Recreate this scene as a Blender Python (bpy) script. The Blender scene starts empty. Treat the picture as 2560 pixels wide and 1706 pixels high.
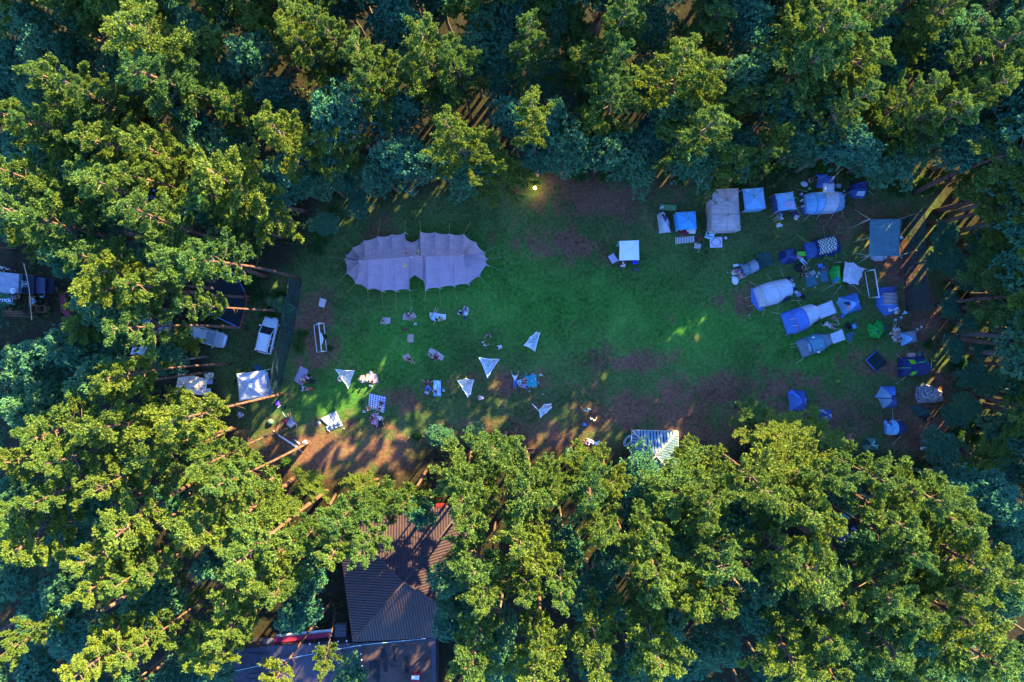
import bpy, math, random
import numpy as np
from mathutils import Vector, Matrix
random.seed(7); RNG = np.random.default_rng(7)
SC = bpy.context.scene
COL = SC.collection
# ---------------------------------------------------------------- camera, sky, sun, exposure
CAMZ, FPX = 78.0, 1707.0
cam_d = bpy.data.cameras.new('camera'); cam = bpy.data.objects.new('camera', cam_d); COL.objects.link(cam)
cam_d.sensor_width = 36.0; cam_d.lens = 36.0*FPX/2560; cam_d.clip_end = 2000
_z = Vector((55/FPX, 48/FPX, 1)).normalized(); _x = Vector((0, 1, 0)).cross(_z).normalized(); _y = _z.cross(_x)
CR = Matrix((_x, _y, _z)).transposed()
cam.matrix_world = Matrix.Translation((0, 0, CAMZ)) @ CR.to_4x4()
SC.camera = cam
SUN_EL, SUN_AZ = math.radians(24.5), math.atan2(0.60, 0.80)       # azimuth measured from +Y towards +X
wd = bpy.data.worlds.new('World'); SC.world = wd; wd.use_nodes = True
nt = wd.node_tree; nt.nodes.clear()
sky = nt.nodes.new('ShaderNodeTexSky'); sky.sky_type = 'NISHITA'; sky.sun_disc = False
sky.sun_elevation = SUN_EL; sky.sun_rotation = SUN_AZ; sky.ozone_density = 3.0; sky.air_density = 1.0; sky.dust_density = 0.3
bg = nt.nodes.new('ShaderNodeBackground'); bg.inputs[1].default_value = 0.115
wo = nt.nodes.new('ShaderNodeOutputWorld'); tint = nt.nodes.new('ShaderNodeMix'); tint.data_type = 'RGBA'; tint.blend_type = 'MULTIPLY'; tint.inputs[0].default_value = 1; tint.inputs[7].default_value = (.62, .92, 1.40, 1)
nt.links.new(sky.outputs[0], tint.inputs[6]); nt.links.new(tint.outputs[2], bg.inputs[0]); nt.links.new(bg.outputs[0], wo.inputs[0])
sd = bpy.data.lights.new('sun', 'SUN'); sd.energy = 5.0; sd.angle = math.radians(0.5); sd.color = (1.0, 0.77, 0.30)
sun = bpy.data.objects.new('sun', sd); COL.objects.link(sun)
SUN_DIR = Vector((math.cos(SUN_EL)*math.sin(SUN_AZ), math.cos(SUN_EL)*math.cos(SUN_AZ), math.sin(SUN_EL)))
sun.rotation_euler = SUN_DIR.to_track_quat('Z', 'Y').to_euler()
SC.view_settings.view_transform = 'Standard'; SC.view_settings.look = 'None'
SC.view_settings.exposure = 2.8; SC.view_settings.gamma = 1.0
SC.cycles.max_bounces = 5; SC.cycles.diffuse_bounces = 2; SC.cycles.transparent_max_bounces = 8
SC.cycles.transmission_bounces = 2; SC.cycles.glossy_bounces = 2

# ---------------------------------------------------------------- helpers
def px(x, y, h=0.0):
    d = CR @ Vector(((x-1280)/FPX, -(y-853)/FPX, -1.0))
    t = (CAMZ-h)/-d.z
    return Vector((d.x*t, d.y*t, h))
CROPS = dict(A=(820,420,4.126), B=(900,740,4.356), C=(1620,420,6.0316), D=(1920,420,5.8825), E=(1800,600,4.9),
    F=(2100,700,6.031), G=(1940,920,5.115), H=(640,740,3.733), I=(420,660,3.921), J=(0,620,5.6), K=(560,1200,3.0985),
    L=(1260,880,4.357), M=(1480,560,11.2), N=(640,960,6.533), O=(1000,740,8.709), P=(1180,780,5.6), Q=(2060,1240,6.4),
    R=(0,660,6.4), S=(300,1040,4.979), T=(640,1540,4.483), U=(1960,760,6.4), V=(1980,640,8.958), X=(1800,640,7.469),
    Y=(2100,500,2.24), Z=(0,0,0.9191), a=(1700,1000,2.221))
def W(c, x, y, h=0.0):
    o = CROPS[c]
    return px(o[0]+x/o[2], o[1]+y/o[2], h)
def tag(o, label=None, cat=None, group=None, kind=None):
    if label: o['label'] = label
    if cat: o['category'] = cat
    if group: o['group'] = group
    if kind: o['kind'] = kind
    return o
def link(name, data, parent=None):
    o = bpy.data.objects.new(name, data); COL.objects.link(o)
    if parent is not None: o.parent = parent
    return o
def empty(name, loc, label, cat, group=None, rz=0.0):
    o = link(name, None); o.location = loc; o.rotation_euler = (0, 0, rz); o.empty_display_size = 0.3
    bpy.context.view_layer.update() if False else None
    return tag(o, label, cat, group)
class MB:
    """collects verts / faces / uvs / material slots in WORLD space; build() makes one mesh object"""
    def __init__(s): s.v = []; s.f = []; s.uv = []; s.mi = []; s.sm = []
    def add(s, vs, fs, uvs=None, mi=0, smooth=False):
        b = len(s.v); s.v += [Vector(v) for v in vs]
        for f in fs:
            s.f.append([b+i for i in f]); s.mi.append(mi); s.sm.append(smooth)
        s.uv += list(uvs) if uvs else [(0, 0)]*len(vs)
        return s
    def box(s, c, size, rz=0.0, mi=0, taper=1.0):
        hx, hy, hz = size[0]/2, size[1]/2, size[2]/2; R = Matrix.Rotation(rz, 3, 'Z'); vs = []
        for z, k in ((-hz, 1), (hz, taper)):
            for x, y in ((-hx, -hy), (hx, -hy), (hx, hy), (-hx, hy)):
                vs.append(Vector(c)+R @ Vector((x*k, y*k, z)))
        return s.add(vs, [(0,3,2,1),(4,5,6,7),(0,1,5,4),(1,2,6,5),(2,3,7,6),(3,0,4,7)], mi=mi)
    def tube(s, pts, r, n=6, mi=0, cap=True):
        pts = [Vector(p) for p in pts]; rs = r if isinstance(r, (list, tuple)) else [r]*len(pts); vs = []; fs = []
        for i, p in enumerate(pts):
            d = (pts[min(i+1, len(pts)-1)]-pts[max(i-1, 0)]).normalized()
            a = d.cross(Vector((0.31, 0.2, 0.93))); a = (a if a.length > 1e-3 else d.cross(Vector((1, 0, 0)))).normalized(); b = d.cross(a)
            for k in range(n):
                t = 2*math.pi*k/n; vs.append(p+(a*math.cos(t)+b*math.sin(t))*rs[i])
        for i in range(len(pts)-1):
            for k in range(n):
                fs.append((i*n+k, i*n+(k+1) % n, (i+1)*n+(k+1) % n, (i+1)*n+k))
        if cap: fs += [tuple(range(n))[::-1], tuple(range((len(pts)-1)*n, len(pts)*n))]
        return s.add(vs, fs, mi=mi, smooth=True)
    def ball(s, c, r, seg=10, rings=7, mi=0, z0=-1.0):
        if not isinstance(r, (tuple, list)): r = (r, r, r)
        vs = []; fs = []; c = Vector(c)
        for i in range(rings+1):
            ph = math.pi*i/rings; zz = max(math.cos(ph), z0)
            for k in range(seg):
                t = 2*math.pi*k/seg; vs.append(c+Vector((r[0]*math.sin(ph)*math.cos(t), r[1]*math.sin(ph)*math.sin(t), r[2]*zz)))
        for i in range(rings):
            for k in range(seg):
                fs.append((i*seg+k, (i+1)*seg+k, (i+1)*seg+(k+1) % seg, i*seg+(k+1) % seg))
        return s.add(vs, fs, mi=mi, smooth=True)
    def build(s, name, mats, parent=None, thick=0.0):
        me = bpy.data.meshes.new(name); inv = Matrix.Identity(4)
        if parent is not None: inv = world_of(parent).inverted()
        me.from_pydata([inv @ v for v in s.v], [], s.f)
        if not isinstance(mats, (list, tuple)): mats = [mats]
        for m in mats: me.materials.append(m)
        me.polygons.foreach_set('material_index', s.mi); me.polygons.foreach_set('use_smooth', s.sm)
        ul = me.uv_layers.new(name='UVMap'); li = np.empty(len(me.loops), dtype=np.int32); me.loops.foreach_get('vertex_index', li)
        ul.data.foreach_set('uv', np.array(s.uv, dtype=np.float32)[li].ravel())
        me.update(); o = link(name, me, parent)
        if thick:
            m = o.modifiers.new('thickness', 'SOLIDIFY'); m.thickness = thick; m.offset = -1
        return o
def world_of(o):
    m = Matrix.LocRotScale(o.location, o.rotation_euler, o.scale)
    return world_of(o.parent) @ m if o.parent else m
def patch(mb, q, n=8, m=8, sag=0.0, bump=0.0, seed=0, mi=0):
    """bilinear cloth patch through four corners q (clockwise), sagging in the middle"""
    rr = random.Random(seed); ph = [rr.random()*6 for _ in range(4)]; vs = []; uv = []; fs = []
    for j in range(m+1):
        for i in range(n+1):
            u, v = i/n, j/m; p = q[0]*(1-u)*(1-v)+q[1]*u*(1-v)+q[2]*u*v+q[3]*(1-u)*v
            k = 16*u*(1-u)*v*(1-v)
            b = bump*(0.5+0.25*math.sin(u*9+ph[0]+2*math.sin(v*5+ph[1]))+0.25*math.sin(v*11+ph[2]+u*4))
            vs.append(p+Vector((0, 0, b-sag*k))); uv.append((u, 1-v))
    for j in range(m):
        for i in range(n):
            a = j*(n+1)+i; fs.append((a, a+n+1, a+n+2, a+1))
    return mb.add(vs, fs, uv, mi=mi, smooth=True)

# ---------------------------------------------------------------- materials
def mat(name, col, rough=0.8, bump=0.0, bscale=8.0, var=0.0, vscale=3.0, metal=0.0, emit=None, coat=0.0, spec=0.3):
    m = bpy.data.materials.new(name); m.use_nodes = True; t = m.node_tree; b = t.nodes['Principled BSDF']
    b.inputs['Base Color'].default_value = (*col, 1); b.inputs['Roughness'].default_value = rough; b.inputs['Metallic'].default_value = metal
    b.inputs['Specular IOR Level'].default_value = spec; b.inputs['Coat Weight'].default_value = coat
    if emit: b.inputs['Emission Color'].default_value = (*emit[0], 1); b.inputs['Emission Strength'].default_value = emit[1]
    tc = t.nodes.new('ShaderNodeTexCoord')
    if var:
        n = t.nodes.new('ShaderNodeTexNoise'); n.inputs['Scale'].default_value = vscale; n.inputs['Detail'].default_value = 5; t.links.new(tc.outputs['Object'], n.inputs[0])
        r = t.nodes.new('ShaderNodeMapRange'); r.inputs[3].default_value = 1-var; r.inputs[4].default_value = 1+var; r.inputs[1].default_value = .3; r.inputs[2].default_value = .7; t.links.new(n.outputs[0], r.inputs[0])
        x = t.nodes.new('ShaderNodeMix'); x.data_type = 'RGBA'; x.blend_type = 'MULTIPLY'; x.inputs[0].default_value = 1; x.inputs[6].default_value = (*col, 1)
        t.links.new(r.outputs[0], x.inputs[7]); t.links.new(x.outputs[2], b.inputs['Base Color'])
    if bump:
        n = t.nodes.new('ShaderNodeTexNoise'); n.inputs['Scale'].default_value = bscale; n.inputs['Detail'].default_value = 4; t.links.new(tc.outputs['Object'], n.inputs[0])
        u = t.nodes.new('ShaderNodeBump'); u.inputs['Strength'].default_value = bump; u.inputs['Distance'].default_value = 0.1; t.links.new(n.outputs[0], u.inputs['Height']); t.links.new(u.outputs[0], b.inputs['Normal'])
    return m
def fabric(name, col, var=0.08):
    """tent cloth: wrinkled and slightly stained"""
    m = mat(name, col, 0.75, 0, 1, var, 1.5); t = m.node_tree; b = t.nodes['Principled BSDF']; tc = t.nodes.new('ShaderNodeTexCoord')
    mp = t.nodes.new('ShaderNodeMapping'); mp.inputs['Rotation'].default_value = (0, 0, .5); mp.inputs['Scale'].default_value = (1, 5, 1); t.links.new(tc.outputs['Object'], mp.inputs[0])
    n = t.nodes.new('ShaderNodeTexNoise'); n.inputs['Scale'].default_value = 1.1; n.inputs['Detail'].default_value = 6; n.inputs['Distortion'].default_value = .8; t.links.new(mp.outputs[0], n.inputs[0])
    u = t.nodes.new('ShaderNodeBump'); u.inputs['Strength'].default_value = .8; u.inputs['Distance'].default_value = 0.3; t.links.new(n.outputs[0], u.inputs['Height']); t.links.new(u.outputs[0], b.inputs['Normal'])
    return m
def pattern(name, kind, c1, c2, n=8, c3=None, m_=8):
    """woven pattern in the cloth's own UVs"""
    m = mat(name, c1, 0.9); t = m.node_tree; b = t.nodes['Principled BSDF']; tc = t.nodes.new('ShaderNodeTexCoord')
    def math_(op, a, bb=None):
        q = t.nodes.new('ShaderNodeMath'); q.operation = op
        for i, s in enumerate((a, bb)):
            if s is None: continue
            if isinstance(s, (int, float)): q.inputs[i].default_value = s
            else: t.links.new(s, q.inputs[i])
        return q.outputs[0]
    def mix(f, a, bb):
        q = t.nodes.new('ShaderNodeMix'); q.data_type = 'RGBA'; t.links.new(f, q.inputs[0])
        for i, s in ((6, a), (7, bb)):
            if isinstance(s, tuple): q.inputs[i].default_value = (*s, 1)
            else: t.links.new(s, q.inputs[i])
        return q.outputs[2]
    sp = t.nodes.new('ShaderNodeSeparateXYZ'); t.links.new(tc.outputs['UV'], sp.inputs[0])
    u, v = sp.outputs[0], sp.outputs[1]
    gu = math_('GREATER_THAN', math_('FRACT', math_('MULTIPLY', u, n)), 0.5); gv = math_('GREATER_THAN', math_('FRACT', math_('MULTIPLY', v, m_)), 0.5)
    if kind == 'stripe': c = mix(gu, c1, c2)
    elif kind == 'thin': c = mix(math_('GREATER_THAN', math_('FRACT', math_('MULTIPLY', u, n)), 0.72), c1, c2)
    elif kind == 'check':
        mid = tuple((a+bb)/2 for a, bb in zip(c1, c2)); c = mix(gv, mix(gu, c1, mid), mix(gu, mid, c2))
    elif kind == 'plaid': c = mix(math_('MAXIMUM', math_('GREATER_THAN', math_('FRACT', math_('MULTIPLY', u, n)), .75), math_('GREATER_THAN', math_('FRACT', math_('MULTIPLY', v, m_)), .75)), c1, c2)
    elif kind == 'zigzag':
        tri = math_('PINGPONG', math_('MULTIPLY', u, n), 0.5)
        c = mix(math_('GREATER_THAN', math_('FRACT', math_('ADD', math_('MULTIPLY', v, m_), math_('MULTIPLY', tri, 1.6))), 0.5), c1, c2)
    elif kind == 'wreath':
        du = math_('SUBTRACT', u, .5); dv = math_('SUBTRACT', v, .5); d = math_('SQRT', math_('ADD', math_('MULTIPLY', du, du), math_('MULTIPLY', dv, dv)))
        ring = math_('LESS_THAN', math_('ABSOLUTE', math_('SUBTRACT', d, .36)), .055)
        a = math_('ARCTAN2', dv, du); w = math_('GREATER_THAN', math_('SINE', math_('MULTIPLY', a, 18)), 0)
        c = mix(math_('MULTIPLY', ring, w), c1, c2)
    elif kind in ('mottle', 'camo'):
        nz = t.nodes.new('ShaderNodeTexVoronoi' if kind == 'camo' else 'ShaderNodeTexNoise'); nz.inputs['Scale'].default_value = n; t.links.new(tc.outputs['UV'], nz.inputs[0])
        c = mix(math_('GREATER_THAN', nz.outputs[0], .33 if kind == 'camo' else .5), c1, c2)
    elif kind == 'disc':
        du = math_('SUBTRACT', u, .5); dv = math_('SUBTRACT', v, .5); d = math_('SQRT', math_('ADD', math_('MULTIPLY', du, du), math_('MULTIPLY', dv, dv)))
        c = mix(math_('LESS_THAN', d, .17), c1, c2)
    t.links.new(c, b.inputs['Base Color']); return m
def sheer(name, col, alpha):
    m = mat(name, col, .9); t = m.node_tree; b = t.nodes['Principled BSDF']; tc = t.nodes.new('ShaderNodeTexCoord')
    n = t.nodes.new('ShaderNodeTexNoise'); n.inputs['Scale'].default_value = 2.2; n.inputs['Detail'].default_value = 4; t.links.new(tc.outputs['Object'], n.inputs[0])
    r = t.nodes.new('ShaderNodeMapRange'); r.inputs[1].default_value = .35; r.inputs[2].default_value = .65; r.inputs[3].default_value = alpha*.65; r.inputs[4].default_value = min(1, alpha*1.45)
    t.links.new(n.outputs[0], r.inputs[0]); t.links.new(r.outputs[0], b.inputs['Alpha']); return m
def leafmat(name, c1, c2, tl):
    m = bpy.data.materials.new(name); m.use_nodes = True; t = m.node_tree; t.nodes.clear()
    out = t.nodes.new('ShaderNodeOutputMaterial'); oi = t.nodes.new('ShaderNodeObjectInfo'); tc = t.nodes.new('ShaderNodeTexCoord')
    n = t.nodes.new('ShaderNodeTexNoise'); n.inputs['Scale'].default_value = 1.3; n.inputs['Detail'].default_value = 3; t.links.new(tc.outputs['Object'], n.inputs[0])
    a = t.nodes.new('ShaderNodeMath'); a.operation = 'MULTIPLY_ADD'; a.inputs[1].default_value = .65; t.links.new(oi.outputs['Random'], a.inputs[0])
    s = t.nodes.new('ShaderNodeMath'); s.operation = 'MULTIPLY_ADD'; s.inputs[1].default_value = 1.3; s.inputs[2].default_value = -.50; t.links.new(n.outputs[0], s.inputs[0]); t.links.new(s.outputs[0], a.inputs[2])
    x = t.nodes.new('ShaderNodeMix'); x.data_type = 'RGBA'; x.clamp_factor = True; x.inputs[6].default_value = (*c1, 1); x.inputs[7].default_value = (*c2, 1); t.links.new(a.outputs[0], x.inputs[0])
    d = t.nodes.new('ShaderNodeBsdfDiffuse'); l = t.nodes.new('ShaderNodeBsdfTranslucent'); ms = t.nodes.new('ShaderNodeMixShader'); ms.inputs[0].default_value = tl
    t.links.new(x.outputs[2], d.inputs[0]); t.links.new(x.outputs[2], l.inputs[0]); t.links.new(d.outputs[0], ms.inputs[1]); t.links.new(l.outputs[0], ms.inputs[2])
    t.links.new(ms.outputs[0], out.inputs[0]); return m
MT = {}
def C(name, col, rough=.8, **k):
    if name not in MT: MT[name] = mat(name, col, rough, **k)
    return MT[name]
def Fb(name, col):
    if name not in MT: MT[name] = fabric(name, col)
    return MT[name]
NEEDLE = leafmat('pine_needles', (.085, .185, .055), (.200, .245, .034), .30)
LEAF = leafmat('broad_leaves', (.055, .20, .135), (.12, .26, .11), .3)
SHRUB = leafmat('shrub_leaves', (.04, .12, .035), (.10, .18, .04), .3)
BARK = mat('pine_bark', (.13, .068, .052), .9, .8, 5, .6, 1.6)
GBARK = mat('grey_bark', (.16, .12, .10), .9, .8, 5, .3, 2.5)
WHITE = Fb('white_cloth', (.80, .80, .80)); ROPE = C('rope', (.6, .6, .4), .8); STRAP = C('yellow_strap', (.40, .33, .06), .7)
STEEL = C('pale_metal', (.7, .72, .72), .4); DARKM = C('dark_metal', (.05, .05, .06), .5); BLACKC = C('black_cloth', (.015, .015, .02), .8)
# ---------------------------------------------------------------- ground
def gauss(X, Y, cx, cy, rx, ry, rot=0.0):
    p = px(cx*1.088, cy*1.088); m = 78/FPX*1.088
    dx, dy = X-p.x, Y-p.y; c, s = math.cos(rot), math.sin(rot)
    u = (dx*c+dy*s)/(rx*m); v = (-dx*s+dy*c)/(ry*m)
    return np.exp(-(u*u+v*v))
gx = np.linspace(-110, 110, 300); gy = np.linspace(-90, 90, 250); GX, GY = np.meshgrid(gx, gy)
brown = np.zeros_like(GX); lush = np.zeros_like(GX)
for a in [(1150,1030,420,75,0.02),(850,1040,260,75,0),(700,1040,170,90,0),(1600,1010,200,75,-.1),(1850,960,240,60,0),(2130,960,130,120,0),(1370,450,190,70,-.1),(1650,900,260,50,.1),
          (1480,950,250,60,0),(1950,500,110,60,0),(2060,600,70,90,0),(2120,720,80,120,0),(730,760,70,110,0),(640,1080,200,120,0),(1300,560,140,50,0),(1180,880,100,40,0),(930,920,80,40,0),
          (1050,590,40,30,0),(1720,690,90,30,0),(880,560,60,60,0),(1300,1200,500,120,0),(600,1250,400,180,0),(1450,830,120,35,0),(2050,840,120,40,0)]:
    brown = np.maximum(brown, gauss(GX, GY, *a))
for a in [(1300,700,420,130,0),(900,800,220,130,.4),(1100,640,300,120,0),(1600,760,280,110,0),(780,900,130,70,.4),(1850,800,160,80,0)]:
    lush = np.maximum(lush, gauss(GX, GY, *a))
clr = np.zeros_like(GX)
_s = 78/FPX*1.088; _o = px(0, 0)
def in_poly(PXx, PYy, poly):
    r = np.zeros(PXx.shape, bool); j = len(poly)-1
    for i in range(len(poly)):
        (xi, yi), (xj, yj) = poly[i], poly[j]
        if yi != yj: r ^= ((yi > PYy) != (yj > PYy)) & (PXx < (xj-xi)*(PYy-yi)/(yj-yi)+xi)
        j = i
    return r
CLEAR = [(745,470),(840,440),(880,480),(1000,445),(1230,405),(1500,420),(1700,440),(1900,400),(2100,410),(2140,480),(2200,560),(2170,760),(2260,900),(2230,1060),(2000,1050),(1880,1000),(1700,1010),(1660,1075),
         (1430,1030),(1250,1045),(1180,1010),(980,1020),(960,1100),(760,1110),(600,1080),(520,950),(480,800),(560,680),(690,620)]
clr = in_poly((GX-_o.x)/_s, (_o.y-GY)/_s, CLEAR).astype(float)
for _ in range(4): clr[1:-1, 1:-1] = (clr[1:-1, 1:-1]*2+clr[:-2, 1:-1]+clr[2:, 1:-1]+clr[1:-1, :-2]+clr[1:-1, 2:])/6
H_, W_ = GX.shape
X2 = GX.copy(); Y2 = GY.copy()
for A, sgn, ax in ((X2, 1, 0), (Y2, 1, 1)): pass
X2[:, 0] = -900; X2[:, -1] = 900; Y2[0, :] = -900; Y2[-1, :] = 900
gv = np.stack([X2.ravel(), Y2.ravel(), np.zeros(X2.size)], 1)
idx = np.arange(H_*W_).reshape(H_, W_); gf = np.stack([idx[:-1,:-1].ravel(), idx[:-1,1:].ravel(), idx[1:,1:].ravel(), idx[1:,:-1].ravel()], 1)
def npmesh(name, V, F, mats, smooth=False):
    me = bpy.data.meshes.new(name); k = F.shape[1]
    me.vertices.add(len(V)); me.vertices.foreach_set('co', V.astype(np.float32).ravel())
    me.loops.add(F.size); me.loops.foreach_set('vertex_index', F.astype(np.int32).ravel())
    me.polygons.add(len(F)); me.polygons.foreach_set('loop_start', np.arange(0, F.size, k, dtype=np.int32))
    for m in mats: me.materials.append(m)
    me.update(calc_edges=True); me.validate()
    return me
gm = bpy.data.materials.new('grass_and_earth'); gm.use_nodes = True; t = gm.node_tree; b = t.nodes['Principled BSDF']; b.inputs['Roughness'].default_value = .95; b.inputs['Specular IOR Level'].default_value = .1
at = t.nodes.new('ShaderNodeAttribute'); at.attribute_name = 'wear_and_shade'; sp = t.nodes.new('ShaderNodeSeparateColor'); t.links.new(at.outputs['Color'], sp.inputs[0])
tc = t.nodes.new('ShaderNodeTexCoord')
def noi(s, d=6, r=.6, dist=0):
    n = t.nodes.new('ShaderNodeTexNoise'); n.inputs['Scale'].default_value = s; n.inputs['Detail'].default_value = d; n.inputs['Roughness'].default_value = r; n.inputs['Distortion'].default_value = dist; t.links.new(tc.outputs['Object'], n.inputs[0]); return n.outputs[0]
def ma(op, a, bb, cl=False):
    q = t.nodes.new('ShaderNodeMath'); q.operation = op; q.use_clamp = cl
    for i, s in enumerate((a, bb)):
        if isinstance(s, (int, float)): q.inputs[i].default_value = s
        else: t.links.new(s, q.inputs[i])
    return q.outputs[0]
def mx(f, a, bb):
    q = t.nodes.new('ShaderNodeMix'); q.data_type = 'RGBA'; q.clamp_factor = True
    if isinstance(f, (int, float)): q.inputs[0].default_value = f
    else: t.links.new(f, q.inputs[0])
    for i, s in ((6, a), (7, bb)):
        if isinstance(s, tuple): q.inputs[i].default_value = (*s, 1)
        else: t.links.new(s, q.inputs[i])
    return q.outputs[2]
n1 = noi(.35, 9, .72, .6); n2 = noi(2.6, 6, .75); n3 = noi(.09, 3)
bf = ma('MULTIPLY', ma('SUBTRACT', ma('ADD', sp.outputs[0], ma('MULTIPLY', ma('SUBTRACT', n1, .5), 3.8)), .36), 1.7, True)
grass = mx(ma('ADD', sp.outputs[1], ma('MULTIPLY', ma('SUBTRACT', n1, .5), .8)), (.060, .092, .030), (.042, .165, .024))
earth = mx(n3, (.12, .058, .038), (.18, .085, .058))
spk = ma('ADD', ma('MULTIPLY', ma('SUBTRACT', n2, .5), 3.0), ma('MULTIPLY', ma('SUBTRACT', noi(.16, 5, .65, .8), .5), 1.9))
c = mx(ma('MULTIPLY', bf, ma('MULTIPLY', noi(1.6, 8, .8), 1.95)), grass, earth)
dry = ma('MULTIPLY', ma('MULTIPLY', ma('SUBTRACT', noi(.55, 7, .75, .4), .50), 5, True), ma('MULTIPLY', ma('SUBTRACT', noi(5.5, 5, .8), .42), 4, True))
c = mx(ma('MULTIPLY', dry, .6), c, (.19, .155, .085))
c = mx(ma('MULTIPLY', ma('SUBTRACT', noi(7, 4, .8), .58), 3.5, True), c, (.17, .14, .085))
c = mx(sp.outputs[2], mx(noi(.5, 6, .7), (.014, .022, .010), (.040, .024, .015)), c)  # outside the clearing: dark litter, painted darker still for the wood's shade
mul = t.nodes.new('ShaderNodeMix'); mul.data_type = 'RGBA'; mul.blend_type = 'MULTIPLY'; mul.inputs[0].default_value = 1; t.links.new(c, mul.inputs[6]); t.links.new(ma('ADD', spk, 1.0), mul.inputs[7])
t.links.new(mul.outputs[2], b.inputs['Base Color'])
bu = t.nodes.new('ShaderNodeBump'); bu.inputs['Strength'].default_value = .8; bu.inputs['Distance'].default_value = .12; t.links.new(noi(4.5, 6, .8), bu.inputs['Height']); t.links.new(bu.outputs[0], b.inputs['Normal'])
me = npmesh('ground', gv, gf, [gm]); ca = me.color_attributes.new('wear_and_shade', 'FLOAT_COLOR', 'POINT')
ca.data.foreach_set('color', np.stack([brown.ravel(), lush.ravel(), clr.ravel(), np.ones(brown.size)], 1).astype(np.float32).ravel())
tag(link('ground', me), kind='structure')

# ---------------------------------------------------------------- foliage
def leaves(P, D, L, Wd, n, spread=.9, rng=RNG):
    """n diamond leaves per clump at P pointing around D"""
    N = len(P); P = np.repeat(P, n, 0); D = np.repeat(D, n, 0)+rng.normal(0, spread, (N*n, 3))*.8
    D /= np.linalg.norm(D, axis=1, keepdims=True)+1e-9
    S = np.cross(D, rng.normal(0, 1, (N*n, 3))); S /= np.linalg.norm(S, axis=1, keepdims=True)+1e-9
    l = (L*rng.uniform(.7, 1.25, (N*n, 1))); w = Wd*.5
    V = np.stack([P, P+D*l*.5+S*w, P+D*l, P+D*l*.5-S*w], 1).reshape(-1, 3)
    return V, np.arange(N*n*4).reshape(-1, 4)
def unit(n, rng, up=0.0):
    d = rng.normal(0, 1, (n, 3)); d[:, 2] += up; return d/np.linalg.norm(d, axis=1, keepdims=True)
def make_pine(seed, cone=False):
    rng = np.random.default_rng(seed); rr = random.Random(seed); H = 22.0; mb = MB()
    bend = [rr.uniform(-.7, .7) for _ in range(4)]
    def axis(z): k = z/H; return Vector((bend[0]*math.sin(k*3)+bend[1]*k*k, bend[2]*math.sin(k*2.6)+bend[3]*k*k, z))
    mb.tube([axis(z) for z in np.linspace(0, H-.6, 12)], [.22*(1-.7*(i/11))+.02 for i in range(12)], 8)
    P = []; D = []; nl = rr.randint(34, 40) if cone else rr.randint(22, 28)
    pads = [(axis(H-.3), .55)]
    for i in range(nl):
        f = (i+.5)/nl; z = H*((.44 if cone else .60)+(.53 if cone else .37)*f); az = i*2.4+rr.uniform(-.5, .5)
        R = (4.6-3.3*f**.9)*rr.uniform(.7, 1.15) if cone else 3.15*(1-.62*f**1.8)*rr.uniform(.6, 1.2)
        if f < .25 and not cone: R *= rr.choice((.55, .8, .95))
        a = axis(z); rise = rr.uniform(.10, .5)
        tip = a+Vector((math.cos(az)*R*.9, math.sin(az)*R*.9, R*rise))
        mid = a.lerp(tip, .5)+Vector((0, 0, -.15*R)); mb.tube([a, mid, tip], [.06, .04, .015], 5, mi=1)
        sd_ = Vector((-math.sin(az), math.cos(az), 0))
        ld_ = (tip-a).normalized()
        for k in range(rr.randint(10, 14)):
            s = .30+.72*k/12+rr.uniform(-.05, .05); q0 = a.lerp(tip, min(1, s)); th = rr.uniform(-1, 1)*(1.05 if s < .9 else .6)
            dr = (ld_*math.cos(th)+sd_*math.sin(th)+Vector((0, 0, rr.uniform(.0, .6)))).normalized(); tl_ = rr.uniform(.45, 1.0)*(1.15-.4*s)*R/2.4
            q1 = q0+dr*tl_; mb.tube([q0, q0.lerp(q1, .6)-Vector((0, 0, .03)), q1], [.020, .013, .006], 4, mi=1)
            nT = rr.randint(7, 10)
            for j in range(nT):
                u = .25+.78*j/(nT-1); q = q0.lerp(q1, u)+Vector((rr.gauss(0, .11), rr.gauss(0, .11), rr.uniform(-.02, .16)))
                P.append(np.array([q])); D.append(np.array([tuple((dr*.7+Vector((rr.gauss(0, .4), rr.gauss(0, .4), .75))).normalized())]))
    for _ in range(3):      # dead stubs lower on the bole
        z = H*rr.uniform(.45, .64); az = rr.uniform(0, 6.3); a = axis(z)
        mb.tube([a, a+Vector((math.cos(az)*rr.uniform(.6, 1.6), math.sin(az)*rr.uniform(.6, 1.6), .25))], [.05, .01], 4)
    for q, r in pads:
        n = int(62*r*r)+6; d = unit(n, rng, .9)
        P.append(np.array(q)+d*np.array([r, r, r*.55])*rng.uniform(.55, 1.08, (n, 1))); D.append(d)
    V, F = leaves(np.concatenate(P), np.concatenate(D), .25, .095, 12, .80, rng)
    return npmesh('crown', V, F, [NEEDLE]), mb
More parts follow.
